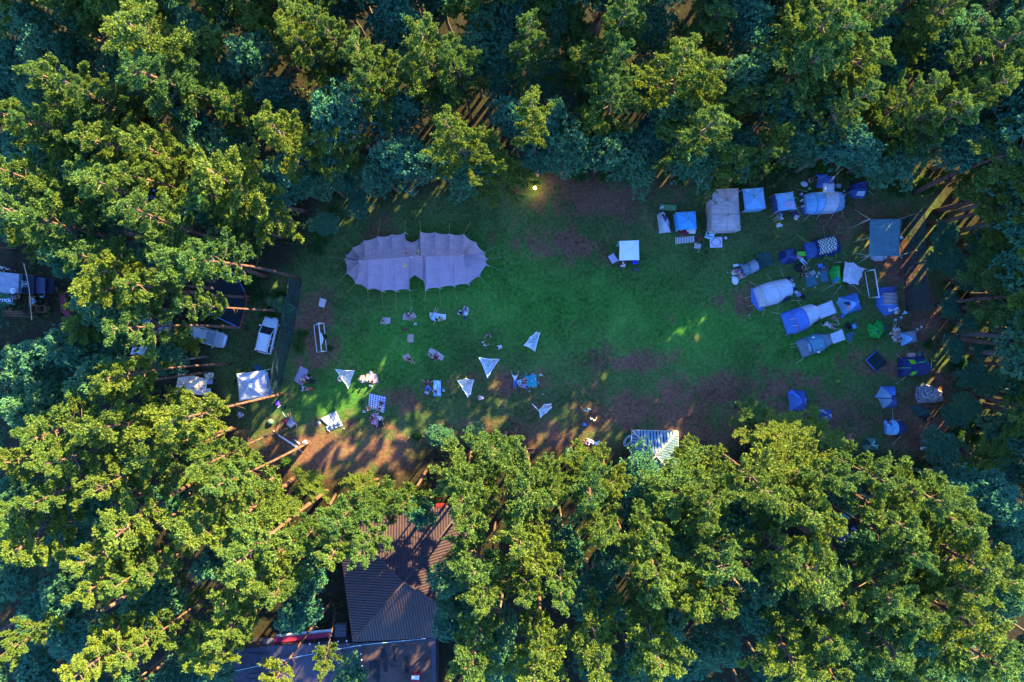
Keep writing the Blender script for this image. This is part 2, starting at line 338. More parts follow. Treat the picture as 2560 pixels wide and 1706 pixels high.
def make_broad(seed):
    rng = np.random.default_rng(seed); rr = random.Random(seed); H = 14.0; mb = MB()
    mb.tube([(0, 0, 0), (.15, .1, 4), (.05, -.1, 8), (0, 0, 12.5)], [.26, .2, .14, .04], 8)
    P = []; D = []
    for i in range(58):
        f = (i+.5)/58; cz = 1-1.35*f; az = i*2.4; k = math.sqrt(max(0, 1-cz*cz)) if cz > -1 else 0
        s = rr.uniform(.45, 1.05)*(1+.22*math.sin(az*2+seed)+.12*math.sin(az*3+seed*2)); c = np.array([math.cos(az)*k*2.5*s, math.sin(az)*k*2.5*s, H-3.9+cz*2.9*min(s,1)]); r = rr.uniform(.4, .95)
        mb.tube([(0, 0, min(11, c[2]-1.2)), tuple(c)], [.05, .015], 4)
        n = int(30*r*r)+6; d = unit(n, rng, .6); P.append(c+d*r*np.array([1, 1, .75])*rng.uniform(.6, 1.12, (n, 1))); D.append(d)
    V, F = leaves(np.concatenate(P), np.concatenate(D), .29, .15, 11, .95, rng)
    return npmesh('crown', V, F, [LEAF]), mb
def make_shrub(seed):
    rng = np.random.default_rng(seed); rr = random.Random(seed); mb = MB(); P = []; D = []
    for i in range(14):
        az = rr.uniform(0, 6.3); q = rr.uniform(0, .75); c = np.array([math.cos(az)*q, math.sin(az)*q, rr.uniform(.4, 1.3)*(1.1-q*.6)]); r = rr.uniform(.25, .5)
        mb.tube([(0, 0, 0), tuple(c)], [.03, .012], 4); n = 46; d = unit(n, rng, .5); P.append(c+d*r*rng.uniform(.5, 1.1, (n, 1))); D.append(d)
    V, F = leaves(np.concatenate(P), np.concatenate(D), .20, .12, 5, 1.0, rng)
    return npmesh('foliage', V, F, [SHRUB]), mb
TWIG = mat('grey_twig', (.13, .09, .065), .9)
def keep(mb, mt, nm='trunk'):
    o = mb.build(nm, mt); me = o.data; bpy.data.objects.remove(o); return me
PINES = [(c, keep(m, [BARK, TWIG])) for c, m in (make_pine(s) for s in range(11, 19))]
CONES = [(c, keep(m, [BARK, TWIG])) for c, m in (make_pine(s, True) for s in range(21, 26))]
BROADS = [(c, keep(m, GBARK)) for c, m in (make_broad(s) for s in range(31, 35))]
SHRUBS = [(c, keep(m, GBARK, 'stem')) for c, m in (make_shrub(s) for s in range(41, 44))]
NAD = (1335/1.088, 805/1.088)
CLEAR = [(745,470),(840,440),(880,480),(1000,445),(1230,405),(1500,420),(1700,440),(1900,400),(2100,410),(2140,480),(2200,560),(2170,760),(2260,900),(2230,1060),(2000,1050),(1880,1000),(1700,1010),(1660,1075),
         (1430,1030),(1250,1045),(1180,1010),(980,1020),(960,1100),(760,1110),(600,1080),(520,950),(480,800),(560,680),(690,620)]
def inside(x, y, poly=CLEAR):
    r = False; j = len(poly)-1
    for i in range(len(poly)):
        (xi, yi), (xj, yj) = poly[i], poly[j]
        if (yi > y) != (yj > y) and x < (xj-xi)*(y-yi)/(yj-yi)+xi: r = not r
        j = i
    return r
rf = random.Random(5)
TREES = []   # (x2353, y2353, r, kind, h)
def parse(s, k, h):
    for w in s.split():
        a = [float(q) for q in w.split(',')]; TREES.append((a[0], a[1], a[2], k, a[3] if len(a) > 3 else h))
parse("""327,84,98 345,174,75 127,171,65 189,218,45 22,262,60 84,285,50 236,327,62 345,327,62 29,410,65 73,498,75 232,418,78 327,410,55 527,400,82 625,300,60
683,29,62 676,80,48 745,62,42 846,134,56 836,190,35 980,114,68 1037,134,50 1037,302,62 1222,84,42 1424,34,62 1414,151,50 1407,208,50 1565,150,80 1628,188,55 1628,280,66
1752,360,34,17 1786,311,34,17 1895,56,68 1914,101,66 1996,124,60 1846,150,78 1974,225,38 2116,210,46 2158,259,44 2203,263,44 1996,38,42 2326,94,70 2315,158,50 2259,206,48 2176,22,50
1790,1005,74,17 1885,1012,70,17 1830,1070,85 2009,1085,60,20 1918,1098,52 1852,1167,76 1901,1205,50 2059,1184,72 2092,1271,50 2141,1143,80 2203,1190,62 2224,1271,85 2290,1312,72
1872,1312,100 1810,1271,60 1926,1366,62 2038,1366,76 2100,1398,52 2038,1470,82 2224,1420,78 2270,1500,88 2208,1341,55 1914,1470,60 1810,1507,84 1914,1545,60 2100,1552,52 1645,1279,72
1583,1358,66 1657,1372,42 1616,1190,50 1149,1045,68,17 1051,1085,80,17 1070,1137,62 1085,1194,52 1202,1125,74 1259,1099,46 1342,1066,60,17 1354,1125,68 1414,1108,46 1373,1209,60
1560,1130,88,17 1581,1098,85,19 1619,1146,66 1081,1296,70 1107,1360,58 1191,1231,72 1244,1277,55 1198,1353,45 1289,1349,50 1494,1231,62 1494,1307,70 1486,1360,45 1581,1372,50
1081,1523,82 1240,1515,78 1229,1466,46 1372,1496,72 1505,1504,78 111,999,74 234,986,74 149,1050,60 340,956,64 447,1012,58 340,1058,72 255,1105,52 34,1063,55 119,1139,50
489,1105,86 553,1178,90 447,1207,78 617,1156,60 706,1122,45,19 298,1199,82 234,1275,60 68,1254,75 234,1348,64 298,1326,50 362,1305,52 596,1305,70 532,1382,70 638,1348,56 532,1445,52
247,1475,52 319,1496,50 21,1496,48 489,1505,62 738,1528,30,19 787,1205,62 766,1262,52 856,1165,58 841,1130,45 841,1265,44 411,604,84 453,705,42,24 222,657,74 269,640,52
206,594,56 269,889,46 60,1180,50""", 'L', 22.5)
parse("""222,705,58 190,752,58 63,822,52 47,847,58 206,879,62 411,784,48 364,832,40 398,968,44 140,592,50 47,540,50 36,36,55 163,22,55 501,163,50 527,236,50 618,203,46 410,247,52 182,280,60
538,508,48 636,400,55 727,338,55 763,254,75 769,320,50 727,410,46 896,34,62 1081,111,50 963,188,42 903,252,62 920,355,66 1071,372,62 1138,368,56 1000,360,50 1180,260,50 1280,270,40 1340,141,52
1306,329,56 1390,336,62 1457,360,58 1357,286,48 1121,34,52 1180,20,50 1289,20,52 1320,60,45 1508,300,58 1560,240,50 1602,346,62 1680,360,52 1715,345,48 1726,161,62 1734,49,60 1700,240,55 1800,230,55 1895,263,80
1960,320,60 2034,263,66 2052,348,72 2221,75,60 2150,110,60 2100,60,50 2060,160,50 2240,320,60 2100,330,45 1727,952,42 1727,1151,50 1769,1353,58 2286,1151,66 2286,1056,66 2328,1002,60 2328,1210,60
1024,1345,44 1478,1421,58 1372,1402,58 1024,1447,52 1040,1400,40 930,1150,48 960,1190,34 128,1377,58 140,1467,66 447,1484,48 30,950,50 95,900,50 560,1250,60 700,1230,48 330,1400,60
1300,1260,50 1420,1290,45 1560,1180,50 1700,1220,55 1760,1430,55 1990,1290,50 2120,1330,50 2150,1480,60 2330,1380,60 1650,1500,60 380,1400,50 180,1180,55 0,1330,60 80,1420,55
590,60,55 560,110,50 440,60,50 90,100,60 240,240,50 420,330,45 450,470,45 130,420,50 160,350,50 600,480,40 1500,60,55 1490,180,50 1640,60,55 1800,80,50 2040,60,50 2310,260,60""", 'T', 15.5)
parse("1013,1008,32 1090,1005,28 1372,1337,38 1330,1075,30 2170,560,26,4 2200,600,30,5 2150,600,24,4 2185,530,24,4 2230,640,30,5 2190,700,26,4 2240,740,28,5 2200,800,26,4 2270,800,30,5 2260,560,32,6 2290,880,34,6 2200,960,26,4 2180,1020,26,4 2230,940,34,5 2240,860,30,5 640,700,22,4 742,515,30,4 800,410,44 820,470,30 1960,1150,34 2200,1100,40 2170,1030,40", 'B', 7)
parse("2318,440,92,19 2330,640,95,17 2400,700,80,19 2285,560,50,14 2400,520,80,20 2410,900,80,20 2420,1000,80,20 2300,720,50,17", 'L', 18)
VIS = [(690,640,62,27),(600,570,70,26),(530,520,58,26),(650,512,45,22),(650,905,66,25),(567,755,60,25),(529,836,55,24),(581,684,55,25),(660,985,50,23),(707,1018,50,23),(765,1378,46,23),(752,1127,75,25),(500,1310,60,25),(440,1470,60,25),
       (2100,445,80,21),(2135,515,70,19),(2155,700,72,20),(2172,772,80,21),(2217,899,80,21),(2230,927,60,19),(2254,857,70,20),(1636,1032,72,22),(1268,1046,48,18),(1228,405,56,27)]
for x, y, r, h in VIS:
    s_ = (78-h*.86)/78; TREES.append((NAD[0]+(x-NAD[0])/s_, NAD[1]+(y-NAD[1])/s_, r, 'V', h))
for x, y, r_, h_ in [(2290,330,50,13),(2350,300,50,13),(2262,392,34,8),(2340,395,46,11),(2400,360,50,13),(2400,240,55,15),(2460,300,55,14),(2480,200,60,16)]: TREES.append((x, y, r_, 'T', h_))  # trees added to stop low sun leaking in at the upper right
for x, y in [(2480,560),(2560,470),(2640,380),(2480,700),(2570,640),(2660,560),(2500,830),(2600,760),(2700,680),(2520,940),(2450,620),(2440,780),(2760,500),(2440,480)]: TREES.append((x, y, 85, 'W', 21))  # tall trees added off the right side for denser shade
for i in range(26): TREES.append((2385+(i%2)*70+rf.uniform(-15, 15), 380+(i//2)*52, 52, 'T', 12))  # low trees added past the right edge to shade the floor
# beyond the frame on the sun's side (they throw the shade seen at the right and top edges)
for i in range(40):
    x = 2430+rf.uniform(0, 300); y = -330+i*36+rf.uniform(-20, 20); TREES.append((x, y, rf.uniform(60, 90), 'L', rf.uniform(19, 23)))
for i in range(50):
    x = -60+i*49+rf.uniform(-15, 15); y = -45-rf.uniform(0, 260); TREES.append((x, y, rf.uniform(60, 85), 'L', rf.uniform(19, 23)))
GAPS = []
BUILD = [[(750,1140),(1085,1130),(1160,1480),(1030,1600),(500,1600),(510,1470),(780,1470)], [(1435,975),(1572,975),(1572,1112),(1435,1112)]]
NOGO = [(740,1140,1120,1500),(500,1430,1080,1600),(-60,550,185,800),(560,700,680,930),(390,830,520,940),(300,700,420,770),(1830,1130,2000,1300),(2110,380,2300,1010),(480,470,720,1000)]; 
for i in range(2600):
    x, y = rf.uniform(-150, 2500), rf.uniform(-150, 1720)
    if any(inside(x+dx, y+dy) for dx in (-45, 0, 45) for dy in (-45, 0, 45)) or any(a <= x <= c and b_ <= y <= d for a, b_, c, d in NOGO): continue
    if any((x-q[0])**2+(y-q[1])**2 < 58**2 for q in TREES): continue
    if len(TREES) > 605: break
    TREES.append((x, y, rf.uniform(42, 60), 'T', rf.uniform(10, 14)))
LM = [('the lilac marquee', 950, 600), ('the beige party tent', 1660, 485), ('the teal tarp', 2030, 545), ('the light blue cabin tent', 1890, 465), ('the lit ground lamp', 1229, 434),
      ('the brown ribbed roof', 930, 1330), ('the slatted shelter roof', 1505, 1010), ('the yellow tarp', 1945, 1190), ('the food truck', 30, 640), ('the white minivan', 610, 772), ('the beige side tent', 440, 885),
      ('the camouflage tent', 2138, 905), ('the flat black roof', 800, 1530), ('the bottom right corner', 2353, 1568), ('the top right corner', 2353, 0), ('the top left corner', 0, 0), ('the bottom left corner', 0, 1568),
      ('the middle of the top edge', 1176, 0), ('the middle of the bottom edge', 1300, 1568), ('the half hidden blue tents', 400, 1020)]
def where(x, y):
    k = min(LM, key=lambda l: (l[1]-x)**2+(l[2]-y)**2); a = math.degrees(math.atan2(k[2]-y, x-k[1])) % 360
    d = ['right of', 'up and right of', 'above', 'up and left of', 'left of', 'down and left of', 'below', 'down and right of'][int((a+22.5)//45) % 8]
    return k[0], d, math.hypot(x-k[1], y-k[2])
ORD = ['nearest', 'second nearest', 'third nearest', 'fourth nearest', 'fifth nearest', 'sixth nearest', 'seventh nearest', 'eighth nearest']
sets = {}
placed = []
for i, (x, y, r, k, h) in enumerate(TREES):
    if k == 'L' and h == 22.5: h = rf.uniform(21, 24)
    if k == 'T': h *= rf.uniform(.85, 1.12)
    f = .86
    while True:
        s = (78-h*f)/78; bx, by = NAD[0]+(x-NAD[0])*s, NAD[1]+(y-NAD[1])*s
        if k == 'V' or h < 7 or not inside(bx, by) or math.hypot(bx-x, by-y) < r*.85 or (x < 470 and h >= 23.9): break
        h -= .7
    for poly in BUILD:
        if inside(bx, by, poly):
            cxp = sum(q[0] for q in poly)/len(poly); cyp = sum(q[1] for q in poly)/len(poly); best = None
            for a_ in range(24):
                for d_ in range(10, 260, 10):
                    ux, uy = bx+d_*math.cos(a_*.2618), by+d_*math.sin(a_*.2618)
                    if not any(inside(ux, uy, q) for q in BUILD):
                        if best is None or d_ < best[0]: best = (d_, ux, uy)
                        break
            if best: bx, by = best[1], best[2]
    kind = {'W': 'broad', 'V': 'pine', 'L': 'pine', 'T': 'broad', 'B': 'broad'}[k]
    if k == 'T' and i % 4 == 0 and i < 330: kind = 'pine'
    if k == 'L' and (x > 2425 or y < -60) and i % 2: kind = 'broad'
    big = 'sunlit' if k in 'LVW' else 'shaded'
    nm, d, dist = where(x, y); key = (nm, d, kind, big); sets.setdefault(key, []).append((dist, len(placed)))
    placed.append([x, y, r, kind, h, bx, by, key, ''])
for key, l in sets.items():
    l.sort()
    for rank, (dist, i) in enumerate(l):
        w = {'pine': 'pine', 'broad': 'leafy tree'}[key[2]]
        o_ = ORD[rank] if rank < len(ORD) else 'farthest'
        if rank > 8: o_ = 'outer'
        placed[i][8] = f"{'sunlit' if key[3]=='sunlit' else 'shaded'} {w} {key[1]} {key[0]}, {o_}"
for i, (x, y, r, kind, h, bx, by, key, lab) in enumerate(placed):
    p = px(bx*1.088, by*1.088); rm = r*1.088*(78-h*.86)/FPX
    if kind == 'pine': cm, tm = (CONES[i % 5] if y < 560 and x < 2280 and [x, y, r, h][3] not in (27, 26) else PINES[i % 8]); sx, sz = rm/3.0*1.08, h/22; nm = 'pine_tree'
    else: cm, tm = BROADS[i % len(BROADS)]; sx, sz = rm/3.0*1.1, h/14; nm = 'leafy_tree'
    cw = px(x*1.088, y*1.088, h*.86); lean = Vector((cw.x-p.x, cw.y-p.y, h*.86))
    o = link(nm, None); o.location = p
    o.rotation_euler = (Vector((0, 0, 1)).rotation_difference(lean).to_matrix() @ Matrix.Rotation((i*2.399) % 6.283, 3, 'Z')).to_euler(); o.scale = (sx*(1+.13*math.sin(i*5.1)), sx*(1-.13*math.sin(i*5.1)), sz)
    tag(o, lab, 'tree', 'pines of the wood' if kind == 'pine' else 'leafy trees of the wood')
    link('trunk', tm, o); link('crown', cm, o)
sh = []
for x, y, s in [(760,520,1),(745,545,1.2),(770,490,1),(730,575,1.1),(800,400,2),(815,380,2),(790,430,1.5),(1225,395,1.3),(1250,385,1),(1330,405,1.2),(1390,410,1.2),(1450,412,1),(1480,405,1.3),(1560,410,1.2),(1620,405,1),(1700,418,1),
                (1780,395,1.5),(1830,390,1.4),(1880,385,1.3),(1950,390,1.6),(2000,395,1.6),(2040,410,1.4),(2060,440,1.3),(650,690,1.5),(620,720,1.2),(600,680,1.4),(745,775,.6),(760,800,.5),(690,800,.9),(2120,430,1.4),(2130,790,.8),
                (2240,860,1.4),(2200,840,1.2),(2190,1000,1.4),(2150,1060,1.4),(2100,1080,1.2),(580,640,1.4),(560,870,1.1),(500,700,1.3),(660,1060,1),(700,770,.9),(1300,1045,.9),(2220,960,1.3),(2240,1010,1.4),(960,1000,.8)]:
    cm, tm = SHRUBS[len(sh) % 3]; o = link('shrub', None); o.location = px(x*1.088, y*1.088); sc = s*.75; o.scale = (sc, sc, sc); o.rotation_euler = (0, 0, len(sh)*1.7)
    nm, d, dist = where(x, y); link('stem', tm, o); link('foliage', cm, o); sh.append((o, nm, d, dist))
grp = {}
for o, nm, d, dist in sorted(sh, key=lambda q: q[3]):
    k = grp.setdefault((nm, d), []); k.append(o)
    tag(o, f"low green shrub {d} {nm}, {ORD[min(len(k)-1,7)]} shrub", 'shrub', 'shrubs at the edge of the wood')
# low plants of the forest floor: nobody could count them
pts = []
while len(pts) < 9000:
    x, y = rf.uniform(-80, 2440), rf.uniform(-80, 1650)
    if inside(x, y) or (x > 900 and x < 1100 and 1150 < y < 1500): continue
    if math.sin(x*.021+2*math.sin(y*.017))+math.sin(y*.03+x*.01) < -.1: continue
    p = px(x*1.088, y*1.088); pts.append((p.x, p.y, .1+rf.uniform(0, .35)))
pts = np.array(pts); V, F = leaves(pts, np.tile([0, 0, 1.], (len(pts), 1)), .30, .13, 6, 1.1)
tag(link('undergrowth', npmesh('undergrowth', V, F, [SHRUB])), 'dark low plants covering the forest floor under the trees', 'undergrowth', kind='stuff')
# ---------------------------------------------------------------- builders for the camp
def at(o, p): o.location = p; return o
def guys(par, c, L, r=.018, m=None):
    """guy lines of a tent: (x0,y0,h0,x1,y1) each its own part"""
    for x0, y0, h0, x1, y1 in L:
        a, b_ = W(c, x0, y0, h0), W(c, x1, y1, .03); mb = MB().tube([a, a.lerp(b_, .5)-Vector((0, 0, .03)), b_], r, 4); mb.box(b_, (.05, .05, .1)); mb.build('guy_line', m or ROPE, par)
def gazebo(c, corners, peaks, eh, ph, m, label, cat='tent', group=None, walls=(), name='party_tent', seam=None, valance=.22, sag=.12, wm=None, legs=True, half=()):
    q = [W(c, x, y, eh) for x, y in corners]; pk = [W(c, x, y, ph) for x, y in peaks]
    ctr = sum(q, Vector())/4; o = empty(name, (ctr.x, ctr.y, 0), label, cat, group)
    TL, TR, BR, BL = q; p0, p1 = pk[0], pk[-1]; mb = MB()
    def sheet(a, b_, d, e):      # eave a-b, ridge e-d
        vs = []; fs = []; n = 8
        for j in range(n+1):
            for i in range(n+1):
                u, v = i/n, j/n; p = (a.lerp(b_, u)).lerp(e.lerp(d, u), v); p = p+Vector((0, 0, -sag*4*v*(1-v)*(.4+.6*4*u*(1-u))-sag*.5*4*u*(1-u)*(1-v)**2)); vs.append(p)
        for j in range(n):
            for i in range(n): k = j*(n+1)+i; fs.append((k, k+1, k+n+2, k+n+1))
        mb.add(vs, fs, smooth=True)
    sheet(TL, TR, p0, p0); sheet(TR, BR, p1, p0); sheet(BR, BL, p1, p1); sheet(BL, TL, p0, p1)
    mb.build('canopy', m, o, .02)
    if valance:
        mb = MB()
        for a, b_ in ((TL, TR), (TR, BR), (BR, BL), (BL, TL)):
            n = 8; vs = []
            for i in range(n+1):
                p = a.lerp(b_, i/n)+Vector((0, 0, -sag*.5*4*(i/n)*(1-i/n))); vs += [p, p-Vector((0, 0, valance))]
            mb.add(vs, [(2*i, 2*i+1, 2*i+3, 2*i+2) for i in range(n)])
        mb.build('valance', m, o, .01)
    if seam:
        mb = MB()
        for pts in ((TL, p0), (TR, p0), (BR, p1), (BL, p1), (p0, p1), ((TL+TR)/2, p0), ((BL+BR)/2, p1)) + ((((TL*.62+BL*.38), p0), ((TR*.62+BR*.38), p0), ((TL*.4+BL*.6), p1), ((TR*.4+BR*.6), p1)) if len(peaks) > 1 else ()):
            a, b_ = pts
            if (a-b_).length > .05: mb.tube([a+Vector((0, 0, .02)), a.lerp(b_, .5)+Vector((0, 0, -sag*.85)), b_+Vector((0, 0, .03))], .022, 4)
        mb.build('seam', seam, o)
    if legs:
        for p in q: MB().tube([(p.x, p.y, 0), p], .03, 6).build('leg', STEEL, o)
    for w in walls:
        a, b_ = {'N': (TL, TR), 'E': (TR, BR), 'S': (BR, BL), 'W': (BL, TL)}[w]
        k = .5 if w in half else 1.0
        mb = MB(); patch(mb, [a-Vector((0, 0, .02)), a.lerp(b_, k)-Vector((0, 0, .02)), Vector((a.lerp(b_, k).x, a.lerp(b_, k).y, .03)), Vector((a.x, a.y, .03))], 14, 5)
        n = (b_-a).normalized().cross(Vector((0, 0, 1)))
        for v in mb.v: v += n*.05*math.sin((v-a).length*5)
        mb.build('wall', wm or m, o, .01)
    return o
def dome(c, outline, apex, H, mats, label, cat='tent', group=None, name='tent', p=2.0, pull=.06, fly=None, poles=None, h0=0.0):
    """frame tent: outline on the ground (corner to corner), curved up to the apex"""
    if not isinstance(mats, (list, tuple)): mats = [mats]
    g = [W(c, x, y, H*.22) for x, y in outline]; ap = W(c, *apex, H)
    ctr = sum(g, Vector())/len(g); o = empty(name, (ctr.x, ctr.y, 0), label, cat, group); mb = MB(); R = 9; S = 5; n = len(g); ring = []
    for i in range(n):
        a, b_ = g[i], g[(i+1) % n]
        for k in range(S): ring.append((a.lerp(b_, k/S), 4*(k/S)*(1-k/S), i))
    vs = []
    for q, w, i in ring:
        for j in range(R+1):
            t_ = j/R; xy = ap.lerp(q, t_)
            s = 1-pull*w*math.sin(t_*math.pi*.6)
            vs.append(Vector((ap.x+(xy.x-ap.x)*s, ap.y+(xy.y-ap.y)*s, h0+(H-h0)*(1-t_**p)*(1-.05*w*t_)+.02)))
    N = len(ring)
    for a in range(N):
        b_ = (a+1) % N; mi = ring[a][2] % len(mats)
        for j in range(R): mb.add([vs[a*(R+1)+j], vs[a*(R+1)+j+1], vs[b_*(R+1)+j+1], vs[b_*(R+1)+j]], [(0, 1, 2, 3)] if j else [(0, 1, 2)], mi=mi, smooth=False)
    mb.build('flysheet', mats, o)
    if poles:
        for i in range(n):
            k = i*S*(R+1); MB().tube([vs[k+j]+Vector((0, 0, .02)) for j in range(0, R+1)], .025, 4).build('pole_sleeve', poles, o)
    return o
def tunnel(c, secs, bands, label, cat='tent', group=None, name='tunnel_tent', ends=True, seam=None, arc=(0, 1), lift=0.0, root=None, partname='flysheet', q=.85):
    """tunnel tent: hoops (left x,y, right x,y, height); bands = (material, part name) between hoops"""
    S = [(W(c, a, b_, h*.6), W(c, d, e, h*.6), h) for a, b_, d, e, h in secs]
    for a, b_, h in S: a.z = b_.z = 0
    ctr = sum((a+b_ for a, b_, h in S), Vector())/(2*len(S)); o = root or empty(name, (ctr.x, ctr.y, 0), label, cat, group); n = 16
    def hoop(a, b_, h, add=0.0):
        r = []
        for k in range(n+1):
            u = arc[0]+(arc[1]-arc[0])*k/n; th = math.pi*u; w = (1-math.cos(th))/2; d = (b_-a).normalized()
            r.append(a.lerp(b_, w)+Vector((0, 0, max(.02, h*math.sin(th)**q)+add+lift)))
        return r
    for i in range(len(S)-1):
        m = bands[i]; mb = MB(); rows = []; st = 5
        for s in range(st+1):
            f = s/st; a = S[i][0].lerp(S[i+1][0], f); b_ = S[i][1].lerp(S[i+1][1], f); h = S[i][2]*(1-f)+S[i+1][2]*f-.10*4*f*(1-f)
            rows.append(hoop(a, b_, h))
        vs = [p for r in rows for p in r]; uv = [(k/n, (i+s/st)/(len(S)-1)) for s in range(st+1) for k in range(n+1)]
        fs = [(s*(n+1)+k, s*(n+1)+k+1, (s+1)*(n+1)+k+1, (s+1)*(n+1)+k) for s in range(st) for k in range(n)]
        mb.add(vs, fs, uv, smooth=True)
        if ends and i == 0: mb.add(rows[0], [tuple(range(n+1))])
        if ends and i == len(S)-2: mb.add(rows[-1], [tuple(range(n+1))])
        mb.build(partname, m, o)
        if seam and i < len(S)-1 and i > 0: MB().tube(hoop(*S[i], .025), .03, 4).build('pole_sleeve', seam, o)
    return o
def cloth(c, q, m, label, cat, name, group=None, h=.03, bump=.04, th=.015, seed=0, sag=0, n=12):
    """blanket, towel or tarp; q = four corners (x,y[,h])"""
    P = [W(c, v[0], v[1], v[2] if len(v) > 2 else h) for v in q]; mb = MB(); patch(mb, P, n, n, sag, bump, seed); o = mb.build(name, m, None, th)
    ct = sum(P, Vector())/4; o.data.transform(Matrix.Translation((-ct.x, -ct.y, 0))); o.location = (ct.x, ct.y, 0)
    return tag(o, label, cat, group)
def solid(c, x, y, build, mats, name, label, cat, group=None, ang=0.0, h=0.0):
    """single-mesh thing modelled about the origin by build(mb), standing at a pixel; ang degrees counter-clockwise"""
    mb = MB(); build(mb); o = mb.build(name, mats); o.location = W(c, x, y, h); o.rotation_euler = (0, 0, math.radians(ang)); return tag(o, label, cat, group)
def lying_panel(par, name, c, pts, h, m, up=.03):
    mb = MB(); v = [W(c, x, y, hh if len(r) == 0 else r[0]) for x, y, *r in pts for hh in (h,)]; mb.add(v, [tuple(range(len(v)))]); return mb.build(name, m, par, .01)

# ---------------------------------------------------------------- people
def skin_mesh(name, nodes, edges, sub=1):
    me = bpy.data.meshes.new(name); keys = list(nodes); ix = {k: i for i, k in enumerate(keys)}
    me.from_pydata([nodes[k][0] for k in keys], [(ix[a], ix[b_]) for a, b_ in edges], []); o = link(name, me)
    sk = o.modifiers.new('skin', 'SKIN'); sk.use_smooth_shade = True
    for k in keys:
        d = me.skin_vertices[0].data[ix[k]]; r = nodes[k][1]; d.radius = r if isinstance(r, tuple) else (r, r); d.use_root = (ix[k] == 0)
    if sub: s = o.modifiers.new('sub', 'SUBSURF'); s.levels = sub; s.render_levels = sub
    dg = bpy.context.evaluated_depsgraph_get(); nm = bpy.data.meshes.new_from_object(o.evaluated_get(dg)); bpy.data.objects.remove(o); nm.name = name; return nm
POSE = {
 'sit': dict(pel=(0,0,.13), che=(0,-.10,.46), nek=(0,-.08,.62), hed=(0,-.04,.76), sh=(.19,-.09,.56), el=(.27,.04,.36), wr=(.17,.24,.30), hip=(.10,.03,.13), kn=(.14,.42,.30), an=(.13,.82,.08), to=(.14,.90,.16)),
 'cross': dict(pel=(0,0,.13), che=(0,-.04,.48), nek=(0,0,.64), hed=(0,.05,.78), sh=(.19,-.03,.57), el=(.28,.10,.36), wr=(.16,.28,.28), hip=(.10,.05,.13), kn=(.36,.30,.16), an=(-.06,.36,.08), to=(-.16,.38,.08)),
 'hug': dict(pel=(0,0,.13), che=(0,.03,.47), nek=(0,.09,.62), hed=(0,.16,.75), sh=(.19,.05,.56), el=(.26,.26,.42), wr=(.10,.46,.36), hip=(.10,.04,.13), kn=(.11,.36,.50), an=(.11,.56,.08), to=(.12,.68,.05)),
 'lie': dict(pel=(0,0,.14), che=(0,-.34,.15), nek=(0,-.52,.15), hed=(0,-.66,.16), sh=(.19,-.46,.13), el=(.30,-.22,.10), wr=(.26,.04,.10), hip=(.10,.06,.13), kn=(.13,.48,.13), an=(.13,.90,.09), to=(.15,.96,.20)),
 'lieup': dict(pel=(0,0,.14), che=(0,-.34,.15), nek=(0,-.52,.15), hed=(0,-.66,.16), sh=(.19,-.46,.13), el=(.33,-.70,.12), wr=(.38,-.96,.10), hip=(.10,.06,.13), kn=(.11,.48,.13), an=(.11,.90,.09), to=(.12,.96,.20)),
 'star': dict(pel=(0,0,.14), che=(0,-.34,.15), nek=(0,-.52,.15), hed=(0,-.66,.18), sh=(.19,-.44,.13), el=(.42,-.52,.12), wr=(.62,-.66,.10), hip=(.10,.06,.13), kn=(.30,.38,.20), an=(.10,.74,.09), to=(.12,.84,.12)),
 'stand': dict(pel=(0,0,.94), che=(0,-.01,1.28), nek=(0,0,1.47), hed=(0,.03,1.61), sh=(.19,-.01,1.41), el=(.26,.02,1.12), wr=(.25,.14,.88), hip=(.10,0,.90), kn=(.11,.04,.50), an=(.11,-.02,.08), to=(.13,.16,.04)),
 'reach': dict(pel=(0,0,.92), che=(0,.12,1.24), nek=(0,.19,1.42), hed=(0,.26,1.54), sh=(.19,.15,1.36), el=(.34,.36,1.22), wr=(.34,.62,1.10), hip=(.10,0,.88), kn=(.12,.10,.48), an=(.12,-.06,.08), to=(.14,.12,.04)),
 'crouch': dict(pel=(0,0,.38), che=(0,.20,.66), nek=(0,.32,.78), hed=(0,.42,.86), sh=(.19,.25,.74), el=(.24,.40,.50), wr=(.16,.56,.34), hip=(.10,.02,.38), kn=(.14,.36,.46), an=(.12,.06,.08), to=(.13,.22,.04)),
}
ASYM = {'sit': dict(knR=(.10,.34,.46), anR=(.10,.62,.08), toR=(.11,.74,.06)), 'star': dict(knR=(.34,.30,.20), anR=(-.02,.52,.09), toR=(-.08,.60,.09)), 'stand': dict(elR=(.36,.10,1.2), wrR=(.34,.36,1.16)), 'reach': dict(elR=(.30,-.1,1.15), wrR=(.42,-.22,.98)), 'lie': dict(elR=(.40,-.55,.10), wrR=(.30,-.75,.12))}
_PM = {}
